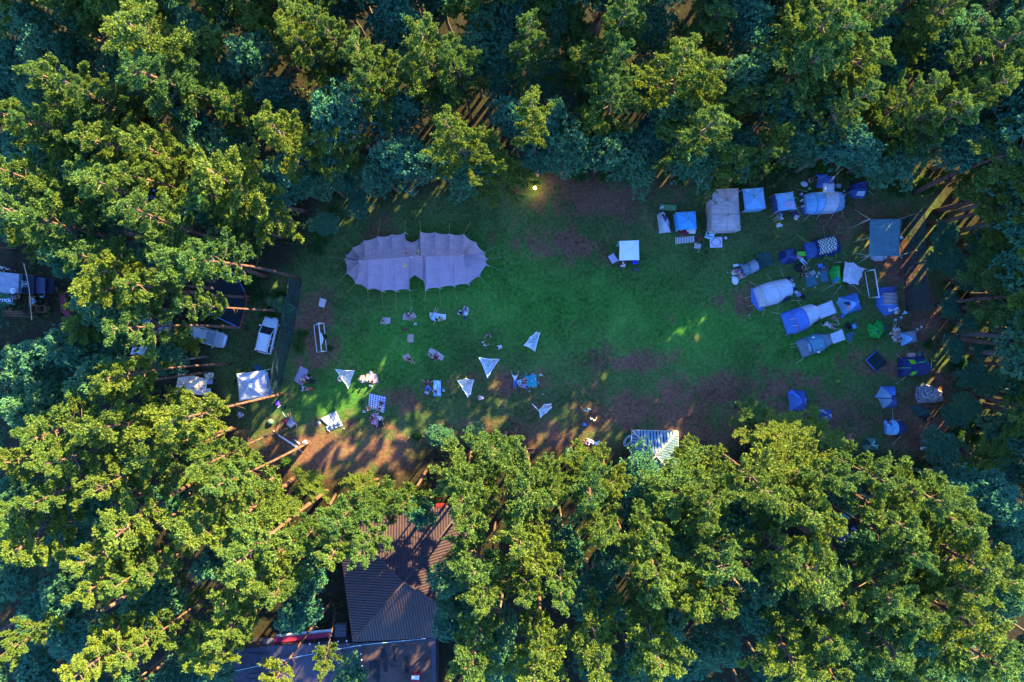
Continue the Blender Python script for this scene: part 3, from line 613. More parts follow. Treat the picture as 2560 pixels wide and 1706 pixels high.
def pose_nodes(ps):
    P = dict(POSE[ps]); A = ASYM.get(ps, {}); N = {}; E = []
    N['pel'] = (P['pel'], (.15, .11)); N['wai'] = (tuple((a+b_)/2 for a, b_ in zip(P['pel'], P['che'])), (.135, .10)); N['che'] = (P['che'], (.155, .115))
    N['nek'] = (P['nek'], .062)
    hd = Vector(P['hed']); nk = Vector(P['nek']); up = (hd-nk).normalized()
    N['chin'] = (tuple(nk.lerp(hd, .55)), .075); N['hed'] = (tuple(hd), .098); N['top'] = (tuple(hd+up*.085), .07)
    fw = Vector((0, 0, 1)) if ps.startswith('lie') or ps == 'star' else Vector((0, 1, 0)); fw = (fw-up*fw.dot(up)).normalized()
    N['nose'] = (tuple(hd+fw*.115-up*.01), .016); E += [('pel','wai'),('wai','che'),('che','nek'),('nek','chin'),('chin','hed'),('hed','top'),('hed','nose')]
    for s, x in (('L', -1), ('R', 1)):
        g = lambda k: Vector(A.get(k+'R', P[k]) if s == 'R' else P[k])*1.0
        def m(k): v = g(k); return Vector((v.x*x, v.y, v.z))
        sh, el, wr, hip, kn, an, to = (m(k) for k in ('sh','el','wr','hip','kn','an','to'))
        for k, v, r in (('sh', sh, .072), ('el', el, .047), ('wr', wr, .031), ('hip', hip, .095), ('kn', kn, .062), ('an', an, .042), ('to', to, .034)): N[k+s] = (tuple(v), r)
        N['ca'+s] = (tuple(kn.lerp(an, .35)), .056); N['th'+s] = (tuple(hip.lerp(kn, .5)), .082)
        d = (wr-el).normalized(); pa = wr+d*.07; N['pa'+s] = (tuple(pa), (.036, .018)); sd_ = d.cross(Vector((0, 0, 1))); sd_ = (sd_ if sd_.length > .1 else Vector((1, 0, 0))).normalized(); dn = Vector((0, 0, -1))
        E += [('che','sh'+s),('sh'+s,'el'+s),('el'+s,'wr'+s),('wr'+s,'pa'+s),('pel','hip'+s),('hip'+s,'th'+s),('th'+s,'kn'+s),('kn'+s,'ca'+s),('ca'+s,'an'+s),('an'+s,'to'+s)]
        for i in range(4):
            o_ = sd_*(.026*(i-1.5)); ln = (.058, .068, .063, .048)[i]
            a_ = pa+d*.035+o_; b2 = a_+(d+dn*.25).normalized()*ln*.6; c2 = b2+(d+dn*.7).normalized()*ln*.5
            for q, v, r in (('f%da' % i, a_, .0095), ('f%db' % i, b2, .009), ('f%dc' % i, c2, .008)): N[q+s] = (tuple(v), r)
            E += [('pa'+s, 'f%da' % i+s), ('f%da' % i+s, 'f%db' % i+s), ('f%db' % i+s, 'f%dc' % i+s)]
        a_ = pa-d*.02+sd_*.045*x; b2 = a_+(d+sd_*.6*x).normalized()*.045
        N['t1'+s] = (tuple(a_), .011); N['t2'+s] = (tuple(b2), .009); E += [('pa'+s, 't1'+s), ('t1'+s, 't2'+s)]
    return N, E, hd, up, fw
def pose_meshes(ps, long_):
    if (ps, long_) in _PM: return _PM[(ps, long_)]
    N, E, hd, up, fw = pose_nodes(ps); body = skin_mesh('body', N, E, 1)
    def sub(keys, grow, cut=()):
        n2 = {}
        for k in keys:
            r = N[k][1]; r = tuple(q+grow for q in r) if isinstance(r, tuple) else r+grow; n2[k] = (N[k][0], r)
        for nk, a, b_, f, r in cut: n2[nk] = (tuple(Vector(N[a][0]).lerp(Vector(N[b_][0]), f)), r)
        return n2
    s_n = sub(['che','wai','pel','shL','shR'], .02, [('nb','che','nek',.45,.085),('cL','shL','elL',.75,.068),('cR','shR','elR',.75,.068)])
    shirt = skin_mesh('shirt', s_n, [('che','wai'),('wai','pel'),('che','nb'),('che','shL'),('che','shR'),('shL','cL'),('shR','cR')], 1)
    if long_: p_n = sub(['pel','hipL','hipR','thL','thR','knL','knR','caL','caR'], .018, [('eL','caL','anL',.8,.062),('eR','caR','anR',.8,.062)]); pe = [('pel','hipL'),('pel','hipR'),('hipL','thL'),('hipR','thR'),('thL','knL'),('thR','knR'),('knL','caL'),('knR','caR'),('caL','eL'),('caR','eR')]
    else: p_n = sub(['pel','hipL','hipR','thL','thR'], .022, [('eL','thL','knL',.4,.092),('eR','thR','knR',.4,.092)]); pe = [('pel','hipL'),('pel','hipR'),('hipL','thL'),('hipR','thR'),('thL','eL'),('thR','eR')]
    pants = skin_mesh('trousers' if long_ else 'shorts', p_n, pe, 1)
    bk = hd-fw*.03+up*.035; hair = MB().ball(bk, (.108, .115, .118), 12, 9).ball(bk-fw*.045-up*.07, (.085, .06, .10), 10, 7); ho = hair.build('hair', SKIN); hm = ho.data; bpy.data.objects.remove(ho)
    hat = MB().tube([hd+up*.06, hd+up*.065], [.19, .185], 16).tube([hd+up*.065, hd+up*.15], [.115, .085], 14); ho = hat.build('hat', SKIN); tm = ho.data; bpy.data.objects.remove(ho)
    _PM[(ps, long_)] = (body, shirt, pants, hm, tm); return _PM[(ps, long_)]
SKIN = C('skin', (.50, .30, .22), .6); BROWNH = C('brown_hair', (.10, .045, .02), .7); BLACKH = C('black_hair', (.012, .010, .010), .6); BLONDH = C('fair_hair', (.45, .30, .13), .7); REDH = C('red_hair', (.28, .07, .02), .7)
CL = {k: C('cloth_'+k, v, .85, bump=.3, bscale=14) for k, v in dict(white=(.62,.62,.64), navy=(.02,.03,.10), black=(.015,.015,.02), pink=(.55,.27,.34), purple=(.30,.16,.42), blue=(.06,.18,.55), grey=(.28,.30,.33), maroon=(.25,.03,.06), teal=(.05,.32,.36), brown=(.22,.11,.06), lilac=(.5,.42,.62), sky=(.35,.6,.75), red=(.6,.04,.04), cream=(.7,.62,.45)).items()}
def person(c, x, y, pose, ang, hair, shirt, pants, label, long_=True, hat=None, group=None, h=0.0, sc=1.0):
    b_, s, p, hm, tm = pose_meshes(pose, long_)
    o = link('person', b_); o.location = W(c, x, y, h); o.rotation_euler = (0, 0, math.radians(ang-90)); o.scale = (sc, sc, sc); tag(o, label, 'person', group)
    if not b_.materials: b_.materials.append(SKIN)
    for me, m in ((s, shirt), (p, pants), (hm, hair), (tm, hat)):
        if m is None: continue
        if isinstance(m, str): m = CL[m]
        if not me.materials: me.materials.append(m)
        k = link('hat' if me is tm else ('hair' if me is hm else me.name.split('.')[0]), me, o); k.material_slots[0].link = 'OBJECT'; k.material_slots[0].material = m
    return o
# ---------------------------------------------------------------- vehicles
GLASS = mat('car_glass', (.02, .03, .035), .08, spec=.8); RUBBER = C('rubber', (.02, .02, .02), .85)
PLAST = C('black_plastic', (.02, .02, .022), .6); LENS = mat('lamp_lens', (.6, .6, .62), .15, spec=.6); TAILR = mat('tail_lens', (.35, .01, .01), .3)
def car(c, x, y, ang, paint, label, L=4.35, Wd=1.78, Hh=1.65, group='parked cars', minivan=True, sunroof=False):
    """heading along +X of the local frame, ang degrees counter-clockwise"""
    p = W(c, x, y, Hh*.7); o = empty('parked_car', (p.x, p.y, 0), label, 'car', group, math.radians(ang)); M4 = world_of(o); k = L/4.35; w = Wd/2
    T = lambda v: M4 @ Vector(v)
    def loft(secs, m, name, par=o):
        mb = MB(); n = len(secs[0]); vs = [T(v) for s in secs for v in s]
        fs = [(i*n+j, i*n+j+1, (i+1)*n+j+1, (i+1)*n+j) for i in range(len(secs)-1) for j in range(n-1)]
        fs += [tuple(range(n))[::-1], tuple(range((len(secs)-1)*n, len(secs)*n))]; mb.add(vs, fs, smooth=False); return mb.build(name, m, par)
    def sec(X, ww, zt, zb=.28, sh=.10): return [(X, -ww*.93, zb), (X, -ww, zb+.25), (X, -ww, zt-sh*1.4), (X, -ww*.9, zt-.03), (X, -ww*.5, zt+.02), (X, 0, zt+.035), (X, ww*.5, zt+.02), (X, ww*.9, zt-.03), (X, ww, zt-sh*1.4), (X, ww, zb+.25), (X, ww*.93, zb)]
    body = loft([sec(-2.17*k, w*.80, .72), sec(-2.10*k, w*.93, .94), sec(-1.6*k, w, 1.02), sec(-.4*k, w, 1.0), (sec(.85*k, w, .98)), sec(1.45*k, w*.98, .90), sec(1.9*k, w*.88, .80), sec(2.10*k, w*.70, .68), sec(2.18*k, w*.52, .58)], paint, 'body')
    # greenhouse
    xr, xf = (-2.02*k, .98*k) if minivan else (-1.75*k, .95*k); rr_, rf_ = (-1.82*k, .18*k) if minivan else (-1.05*k, .20*k); zt = Hh-.06
    lo = [(xr, -w*.92, .98), (xf, -w*.84, .97), (xf, w*.84, .97), (xr, w*.92, .98)]; hi = [(rr_, -w*.82, zt), (rf_, -w*.80, zt), (rf_, w*.80, zt), (rr_, w*.82, zt)]
    for nm, a, b_ in (('windscreen', 1, 2), ('side_window', 0, 1), ('rear_window', 3, 0), ('side_window', 2, 3)):
        MB().add([T(lo[a]), T(lo[b_]), T(hi[b_]), T(hi[a])], [(0, 1, 2, 3)]).build(nm, GLASS, o)
    mb = MB()
    for a in range(4): mb.tube([T(lo[a]), T(hi[a])], .045, 5)
    for f in (.36, .68):
        for s in (-1, 1): mb.tube([T((xr+(xf-xr)*f, s*w*.92, .98)), T((rr_+(rf_-rr_)*f, s*w*.81, zt))], .035, 4)
    mb.build('window_pillar', paint, o)
    rs = []
    for i in range(9):
        f = i/8; X = rr_+(rf_-rr_)*f; e = math.sin(math.pi*min(1, max(0, f*.9+.05)))*.05; rs.append([(X, -w*.85, zt-.05), (X, -w*.79, zt+.01), (X, -w*.4, zt+.03+e), (X, w*.4, zt+.03+e), (X, w*.79, zt+.01), (X, w*.85, zt-.05)])
    rf2 = loft(rs, paint, 'roof')
    for s in (-1, 1):
        MB().tube([T((rr_+.15, s*w*.74, zt+.07)), T((rf_-.2, s*w*.74, zt+.08))], .02, 5).build('roof_rail', DARKM, o)
        MB().box(T((.95*k, s*(w+.09), 1.02)), (.16, .2, .13), math.radians(ang)).build('mirror', paint, o)
        MB().box(T((1.93*k, s*w*.68, .68)), (.22, .34, .12), math.radians(ang+s*24)).build('headlight', LENS, o)
        MB().box(T((-2.10*k, s*w*.74, .86)), (.08, .22, .24), math.radians(ang)).build('tail_light', TAILR, o)
        for X in (-1.35*k, 1.35*k):
            q = T((X, s*(w-.09), .31)); a = (T((0, 1, 0))-T((0, 0, 0))).normalized(); wh = MB().tube([q-a*.10, q+a*.10], .31, 18).build('wheel', RUBBER, o); MB().tube([q+a*s*.09, q+a*s*.108], .19, 14).build('rim', STEEL, wh)
    MB().box(T((2.17*k, 0, .48)), (.12, w*1.3, .18), math.radians(ang)).build('bumper', PLAST, o); MB().box(T((-2.17*k, 0, .46)), (.12, w*1.5, .2), math.radians(ang)).build('bumper', PLAST, o)
    MB().box(T((2.12*k, 0, .62)), (.08, w*.7, .10), math.radians(ang)).build('grille', PLAST, o)
    return o
# ---------------------------------------------------------------- the big marquee
MARQ = Fb('marquee_cloth', (.42, .31, .40))
def marquee():
    o = empty('marquee', W('A', 880, 930, 0), 'large lilac stretch marquee with scalloped edge and two notched doorways', 'marquee')
    out = [(168,940),(182,905),(250,825),(370,750),(510,705),(655,688),(793,665),(795,742),(868,778),(948,735),(952,658),(1100,663),(1248,678),(1398,685),(1520,768),(1610,870),(1637,935),(1642,1000),(1560,1120),(1447,1200),(1297,1222),(1150,1242),(1003,1260),(980,1160),(900,1110),(832,1160),(838,1260),(697,1272),(555,1274),(405,1250),(280,1190),(190,1085)]
    H0 = 2.1; g = [W('A', x, y, H0) for x, y in out]; n = len(g); hub = []
    for x, y in out:
        t_ = min(1, max(0, (x-330)/(1390-330))); hub.append((t_, None))
    def ridge(t_): 
        x = 330+1060*t_; y = 960-55*t_-(12*math.sin(math.pi*t_)); z = 5.2-.5*abs(math.sin(2*math.pi*t_))
        return W('A', x, y, z)
    vs = []; S = 10; R = 20; rows = 0
    door = {7, 8, 9, 23, 24, 25}
    for i in range(n):
        j = (i+1) % n; c0 = sum(g, Vector())/n
        for k in range(S):
            f = k/S; p = g[i].lerp(g[j], f); t_ = hub[i][0]*(1-f)+hub[j][0]*f; r = ridge(t_); w = 4*f*(1-f)
            lift = .5*(1 if (i in door or j in door) else 0); dz = Vector((0, 0, 0))
            p = p.lerp(r, .045*w*(0 if i in door and j in door else 1)); zz = H0-.12*w+(lift if i in door else 0)*.8
            for s in range(R+1):
                e = s/R; q = r.lerp(p, e); z = r.z+(zz-r.z)*(e**.78)-.10*w*math.sin(math.pi*e)
                z += .10*math.sin((i*S+k)*2.3+1.5*e)*math.sin(math.pi*min(1, e*1.15))*(1.4-e)*(1 if (i < 5 or i > 12) else .6)
                vs.append(Vector((q.x, q.y, z)))
            rows += 1
    fs = []
    for a in range(rows):
        b_ = (a+1) % rows
        for s in range(R): fs.append((a*(R+1)+s, a*(R+1)+s+1, b_*(R+1)+s+1, b_*(R+1)+s))
    MB().add(vs, fs, smooth=True).build('canopy', MARQ, o)
    sm = C('marquee_seam', (.36, .28, .36))
    for i in range(n):
        if i in door: continue
        a = i*S*(R+1); MB().tube([vs[a+s]+Vector((0, 0, .015)) for s in range(R+1)], .014, 4).build('seam', sm, o)
        q = vs[a+R]; MB().tube([(q.x, q.y, 0), q], .035, 6).build('side_pole', STEEL, o)
    MB().tube([ridge(k/12)+Vector((0, 0, .02)) for k in range(13)], .04, 5).build('ridge_seam', MARQ, o)
    for k in (0, .5, 1): r = ridge(k); MB().tube([(r.x, r.y, 0), (r.x, r.y, r.z+.35)], .06, 8).build('king_pole', STEEL, o)
    yl = C('pennant_yellow', (.75, .5, .08)); rd = C('pennant_red', (.6, .05, .03))
    for pts, m in (([(778,848),(800,885),(826,875)], yl), ([(790,868),(800,886),(826,876)], rd), ([(942,838),(905,882),(930,888)], yl), ([(925,862),(905,882),(930,888)], rd), ([(968,915),(1020,908),(975,935)], rd), ([(778,978),(803,1005),(795,1032),(780,1010)], yl)):
        hh = 4.75 if m is yl else 4.82; r = MB().add([W('A', x, y, hh+.05*i) for i, (x, y) in enumerate(pts)], [tuple(range(len(pts)))]).build('pennant', m, o, .01)
    for x0, y0, x1, y1 in [(515,655,540,530),(795,612,797,547),(950,630,948,545),(1250,630,1256,572),(1420,640,1470,562),(205,778,150,715),(345,718,305,665),(115,935,15,917),(140,1017,85,1020),(155,1130,85,1202),(245,1235,208,1280),
                           (410,1290,417,1355),(557,1335,570,1442),(700,1330,705,1468),(850,1322,856,1402),(1000,1325,997,1458),(1153,1295,1160,1398),(1305,1265,1328,1355),(1605,1162,1685,1242),(1690,1018,1798,1065),(1688,930,1775,925),(1650,852,1722,815)]:
        a = min(g, key=lambda q: (q-W('A', x0, y0, 1.2)).length); a = Vector((a.x, a.y, 2.05)); b_ = W('A', x1, y1, .04)
        if (a-b_).length > 3.6: a = W('A', x0, y0, 1.3)
        MB().tube([a, b_], .018, 4).box(b_, (.09, .09, .12)).build('tension_strap', STRAP if y1 < 700 or y1 > 1250 else C('dull_strap', (.25,.27,.24)), o)
marquee()

# ---------------------------------------------------------------- tents along the top right
BLUE = Fb('sky_blue_cloth', (.22, .47, .80)); BEIGE = Fb('beige_cloth', (.50, .42, .45)); MID = Fb('mid_blue_cloth', (.22, .36, .55)); NAVY = Fb('navy_cloth', (.025, .04, .16)); DKBL = Fb('dark_blue_cloth', (.05, .10, .33))
TEALT = Fb('teal_tarp_cloth', (.10, .22, .27)); SLATE = Fb('slate_cloth', (.16, .24, .32)); GREY = Fb('grey_cloth', (.30, .36, .45)); LIME = C('lime_cloth', (.18, .60, .04), .7); GRN = Fb('green_cloth', (.03, .50, .08)); COB = Fb('cobalt_cloth', (.08, .20, .62))
PALE = Fb('pale_cloth', (.52, .56, .70)); RUST = C('rust_seam', (.35, .12, .10)); NET = C('dark_net', (.02, .05, .05))
gazebo('C', [(935,325),(1360,310),(1397,935),(970,965)], [(1205,490),(1215,705)], 2.3, 3.3, BEIGE, 'large beige party tent with hipped roof and brown seams', walls='WS', name='party_tent', seam=C('brown_seam', (.25, .15, .13)), group='party tents')
gazebo('C', [(1430,325),(1735,297),(1775,605),(1470,635)], [(1610,450)], 2.3, 3.1, BLUE, 'square pale blue gazebo right of the large beige party tent', walls='S', group='party tents', seam=MID)
gz = gazebo('C', [(432,672),(715,652),(735,915),(465,930)], [(605,775)], 2.0, 2.7, Fb('azure_cloth', (.08, .40, .85)), 'small bright blue gazebo with clothes under its front edge', walls='W', group='party tents', seam=MID)
solid('C', 590, 965, lambda m: m.box((0, 0, .35), (1.7, .5, .05)).box((-.7, 0, .17), (.06, .4, .34)).box((.7, 0, .17), (.06, .4, .34)), STEEL, 'camping_table', 'low camping table under the front of the small bright blue gazebo', 'table')
cloth('C', [(470,960),(560,930),(620,990),(490,1030)], CL['maroon'], 'maroon clothes heaped on the camping table', 'clothes', 'clothes_pile', h=.5, bump=.25, seed=2)
dome('C', [(140,705),(180,662),(300,728),(332,800),(352,970),(175,990)], (255,830), 1.5, [PALE, DKBL, PALE, PALE, PALE, PALE], 'small white dome tent with an open dark doorway, left of the bright blue gazebo', group='dome tents')
person('C', 222, 680, 'crouch', 250, BLACKH, 'sky', 'navy', 'person crouching at the doorway of the small white dome tent')
solid('C', 300, 600, lambda m: m.box((0, 0, .06), (1.85, .62, .12)).tube([(-.8, -.3, .12), (-.8, .3, .12)], .09, 8), Fb('olive_mat', (.12, .30, .13)), 'sleeping_mat', 'green sleeping mat on the grass above the small white tent', 'sleeping mat', ang=-4)
cloth('C', [(185,585),(235,570),(232,615),(175,620)], CL['white'], 'white towel crumpled on the green sleeping mat', 'towel', 'towel', h=.16, bump=.1)
cloth('C', [(415,1050),(705,1025),(708,1120),(418,1150)], pattern('black_white_stripe', 'stripe', (.7,.7,.7), (.02,.02,.03), 12), 'black and white striped rug below the bright blue gazebo', 'rug', 'rug')
solid('C', 770, 1075, lambda m: m.box((0, 0, .1), (.34, .6, .2), taper=.7).box((.1, .35, .12), (.12, .14, .12)), CL['maroon'], 'folded_jacket', 'maroon jacket folded on the grass beside the striped rug', 'jacket', ang=-20)
cloth('C', [(705,1128),(803,1145),(795,1222),(692,1210)], pattern('grey_mottle', 'mottle', (.65,.62,.6), (.15,.10,.12), 6), 'grey mottled cushion right of the striped rug', 'cushion', 'cushion', h=.15, th=.08)
solid('C', 760, 1250, lambda m: m.tube([(-.03, -.3, .03), (.0, .3, .03)], .02).tube([(.06, -.26, .03), (.09, .3, .03)], .02), C('bamboo', (.5, .35, .2)), 'walking_sticks', 'pair of thin wooden sticks below the grey mottled cushion', 'sticks', ang=-18)
cloth('C', [(930,1045),(1118,1040),(1120,1200),(935,1205)], pattern('wreath_print', 'wreath', (.62,.55,.68), (.08,.05,.16)), 'lilac rug with a dark leaf wreath print', 'rug', 'rug')
solid('C', 925, 1005, lambda m: m.box((0, 0, .42), (.95, .5, .04)).box((-.25, 0, .48), (.25, .3, .1), mi=1).tube([(-.4, -.2, 0), (.4, .2, .42)], .02).tube([(.4, -.2, 0), (-.4, .2, .42)], .02).box((0, -.42, .2), (.9, .2, .3)), [CL['sky'], DARKM], 'camping_table', 'blue folding table against the front corner of the beige party tent', 'table', ang=-18)
solid('C', 1165, 1060, lambda m: m.box((0, 0, .14), (.28, .22, .28)).box((0, 0, .3), (.3, .24, .04)), CL['lilac'], 'cool_box', 'small pale blue cool box right of the wreath rug', 'cool box', ang=-35)
# gazebo draped with clothes + side sheets
g2 = gazebo('D', [(118,385),(365,352),(420,600),(165,630)], [(305,470)], 2.0, 2.6, BLUE, 'pale blue gazebo with lilac cloth thrown over its roof', group='party tents', walls='W', wm=DKBL, seam=MID)
guys(g2, 'D', [(130,520,1.9,45,528),(165,630,1.9,25,725),(200,650,1.8,78,762),(385,438,1.9,470,443),(415,600,1.9,495,700)])
cloth('D', [(270,480),(370,480),(395,600),(210,560)], CL['lilac'], 'lilac cloth lying over the roof of the pale blue gazebo', 'cloth', 'draped_cloth', h=2.42, bump=.1, seed=3)
cloth('D', [(145,640),(250,645),(215,715),(120,705)], NAVY, 'navy side sheet pegged out left of the draped gazebo front', 'tarp', 'side_sheet', h=.4, bump=.1)
cloth('D', [(350,640),(430,610),(415,690),(350,745)], NAVY, 'navy side sheet pegged out right of the draped gazebo front', 'tarp', 'side_sheet', h=.5, bump=.1)
person('D', 390, 755, 'crouch', 80, BROWNH, 'lilac', 'cream', 'crouching person in lilac at the lower right corner of the draped gazebo')
person('D', 175, 735, 'sit', 200, BLACKH, 'sky', 'grey', 'person in pale blue seated at the lower left corner of the draped gazebo', long_=False)
solid('D', 162, 855, lambda m: m.box((0, 0, .12), (.62, .2, .24)).box((0, .18, .16), (.44, .2, .30), taper=.5), CL['white'], 'folded_blankets', 'white folded blankets on the grass below the draped gazebo', 'blankets', ang=10)
# large cabin tent
ct = tunnel('D', [(528,392,568,660,.9),(665,342,712,668,1.9),(812,335,800,658,2.15),(1012,325,1008,648,2.1),(1098,345,1112,615,.9)], [BLUE, BLUE, PALE, BLUE], 'large pale blue tunnel tent with a square porch roof on its upper side', group='tunnel tents', seam=DKBL)
mbp = MB(); patch(mbp, [W('D', 812, 228, 2.0), W('D', 972, 228, 2.0), W('D', 980, 352, 2.1), W('D', 812, 355, 2.1)], 6, 6, .1); mbp.build('porch_roof', PALE, ct, .015)
mbp = MB(); patch(mbp, [W('D', 808, 126, 1.9), W('D', 980, 124, 1.9), W('D', 972, 228, 1.98), W('D', 812, 228, 1.98)], 6, 6, .1); mbp.build('porch_roof', DKBL, ct, .015)
for x, y in ((810,128),(978,126)): q = W('D', x, y, 1.95); MB().tube([(q.x, q.y, 0), q], .02, 5).build('porch_pole', STEEL, ct)
mbp = MB(); patch(mbp, [W('D', 850, 572, 1.72), W('D', 998, 560, 1.72), W('D', 962, 632, 1.0), W('D', 805, 650, 1.0)], 4, 4); mbp.build('window', GLASS, ct, .01)
guys(ct, 'D', [(580,352,1.2,435,320),(540,565,.8,425,592),(620,685,1.,545,760),(775,670,1.,708,762),(972,665,1.,922,748),(1092,650,.8,1098,722),(985,120,1.9,1098,10),(480,480,.3,470,500)])
cloth('D', [(470,545),(530,560),(570,690),(525,695)], DKBL, 'blue groundsheet showing at the lower left end of the large tunnel tent', 'groundsheet', 'groundsheet', h=.06)
cloth('D', [(700,100),(870,95),(868,125),(735,150)], COB, 'cobalt blue sheet pegged behind the porch of the large tunnel tent', 'tarp', 'tarp', h=.7, bump=.15)
cloth('D', [(735,150),(810,130),(812,300),(705,290)], COB, 'cobalt blue rug left of the porch of the large tunnel tent', 'rug', 'rug', h=.05, bump=.08)
person('D', 600, 200, 'sit', 30, BROWNH, SKIN, 'brown', 'bare backed person reaching toward the cobalt rug', long_=False)
solid('D', 530, 240, lambda m: m.ball((0, 0, .06), (.42, .30, .10), 16, 6), pattern('striped_towel', 'stripe', (.6,.6,.75), (.2,.3,.6), 6), 'towel', 'striped towel spread left of the bare backed person', 'towel', ang=-20)
solid('D', 602, 308, lambda m: m.tube([(0, 0, 0), (0, 0, .22)], [.15, .19], 14).tube([(0, 0, .2), (0, 0, .23)], [.12, .12], 12, mi=1), [GRN, CL['white']], 'bucket', 'green and white bucket left of the large pale blue tunnel tent', 'bucket')
solid('D', 1015, 275, lambda m: m.box((0, 0, .22), (.5, .4, .44)).box((0, 0, .46), (.52, .42, .05)), CL['grey'], 'storage_box', 'grey storage box right of the porch of the large tunnel tent', 'box')
def pile(m):
    rr = random.Random(3)
    for i in range(9): m.box((rr.uniform(-.15, .15), -.9+i*.22, .15), (rr.uniform(.15, .35), .18, .3), rr.uniform(0, 1), mi=i % 3)
solid('D', 1110, 460, pile, [CL['grey'], DARKM, CL['white']], 'luggage_pile', 'row of bags and boxes along the right end of the large tunnel tent', 'luggage')
solid('D', 490, 450, pile, [CL['white'], DARKM, DARKM], 'luggage_pile', 'bags stacked at the left end of the large tunnel tent', 'luggage', ang=12)
# half open tent
ht = tunnel('D', [(1235,250,1480,190,1.3),(1225,330,1482,330,1.35),(1210,400,1455,395,.7),(1280,445,1420,448,.2)], [NAVY, DKBL, DKBL], 'low dark blue half-shell tent nearest the top right end of the camp', group='dome tents')
mbp = MB(); patch(mbp, [W('D', 1325, 340, 1.2), W('D', 1440, 345, 1.2), W('D', 1405, 418, .8), W('D', 1285, 412, .8)], 5, 5, 0, .03); mbp.build('door_flap', PALE, ht, .01)
guys(ht, 'D', [(1235,345,1.,1155,380),(1480,335,1.,1552,400)])
solid('D', 1198, 290, lambda m: m.ball((0, 0, .12), .13), CL['pink'], 'ball', 'small pink ball left of the half-shell tent', 'ball')
# teal tarp
tp = empty('tarp_shelter', W('D', 1720, 1020, 0), 'large square teal tarp stretched on poles at the right of the camp', 'tarp')
mbp = MB(); patch(mbp, [W('D', 1500, 755, 2.5), W('D', 1955, 750, 2.6), W('D', 1925, 1300, 2.4), W('D', 1485, 1295, 2.4)], 20, 20, .12, .05, 4); mbp.build('tarp_sheet', TEALT, tp, .015)
for x, y in ((1500,755),(1955,750),(1925,1300),(1485,1295),(1488,1030)): q = W('D', x, y, 2.42); MB().tube([(q.x, q.y, 0), q], .025, 6).build('pole', STEEL, tp)
guys(tp, 'D', [(1500,755,2.5,1285,622),(1495,760,2.5,1210,885),(1488,1030,2.4,1255,1088),(1485,1295,2.4,1210,1238),(1485,1300,2.4,1290,1425),(1925,1300,2.4,1985,1328),(1955,745,2.6,2210,660),(1930,1295,2.4,2210,1205)], r=.025)
dome('D', [(1518,1240),(1780,1240),(1775,1330),(1700,1372),(1590,1372),(1520,1330)], (1650,1270), 1.3, PALE, 'white dome tent peeking out below the teal tarp', group='dome tents')
solid('D', 1955, 1030, lambda m: m.box((0, 0, .14), (.36, .3, .28), taper=.8), CL['sky'], 'bag', 'pale bag at the right edge of the teal tarp', 'bag')
# navy tunnel with zigzag rug
nv = tunnel('D', [(530,1105,580,1345,.6),(650,1075,700,1320,1.5),(950,985,1000,1275,1.6),(1040,1050,1070,1235,.5)], [DKBL, NAVY, NAVY], 'long navy tunnel tent with a zigzag rug drying on its roof', group='tunnel tents', seam=DKBL)
guys(nv, 'D', [(620,1112,1.2,435,985),(570,1105,.8,450,1000),(845,1025,1.4,808,862),(1000,965,1.4,1050,880),(1010,968,1.,1105,945),(1095,1245,.6,1172,1295),(1005,1260,1.,1005,1370),(655,1300,1.,545,1455),(610,1330,.8,540,1450),(865,1280,1.2,790,1405),(855,1325,.5,1000,1360)], m=C('lime_rope', (.2, .55, .1)))
zr = tunnel('D', [(700,1050,740,1310,1.5),(780,1022,815,1290,1.54),(868,998,900,1278,1.56),(960,975,985,1260,1.55)], [pattern('zigzag_print', 'zigzag', (.02,.03,.12), (.62,.62,.52), 4, m_=6)]*3, 'black and cream zigzag rug lying over the navy tunnel tent', 'rug', None, 'zigzag_rug', ends=False, arc=(.22, .80), lift=.16, partname='rug_cloth')
dome('D', [(160,1250),(240,1205),(410,1170),(445,1280),(440,1385),(240,1425),(175,1360)], (285,1310), 1.4, [NAVY, DKBL], 'round navy pop-up tent left of the zigzag rug tent', group='dome tents')
solid('D', 498, 1265, lambda m: m.box((0, 0, .1), (1.15, .5, .2)).box((.42, .0, .24), (.28, .48, .12)), C('lime_mat', (.12, .55, .05), .8), 'air_bed', 'bright green air bed between the navy pop-up tent and the zigzag rug tent', 'air bed', ang=2)
person('D', 478, 1345, 'lie', 315, BLONDH, 'pink', 'sky', 'person in pink leaning out of the navy pop-up tent', long_=True)
# white star canopy and green tent under it
dome('E', [(1345,385),(1400,320),(1470,300),(1490,540),(1430,530),(1385,500)], (1450,420), 1.5, GRN, 'green tent half hidden under the white star canopy', group='dome tents')
wc = dome('E', [(1480,270),(1585,285),(1725,360),(1690,455),(1645,560),(1545,555),(1450,520),(1460,400)], (1590,420), 2.2, PALE, 'white star-shaped canopy over the green tent', 'canopy', name='canopy', p=.9, pull=.10, h0=1.5)
for x, y in ((1480,270),(1725,360),(1645,560),(1450,520)): q = W('E', x, y, 1.5); MB().tube([(q.x, q.y, 0), q], .025, 6).build('pole', STEEL, wc)
guys(wc, 'E', [(1585,280,1.6,1595,190),(1725,360,1.6,1890,370),(1490,555,1.5,1395,675),(1440,520,1.5,1245,630),(1645,560,1.5,1745,680)])
cloth('E', [(1375,515),(1450,440),(1455,490),(1390,525)], COB, 'cobalt towel hanging between the green tent and the white canopy', 'towel', 'towel', h=1.2, bump=.1)
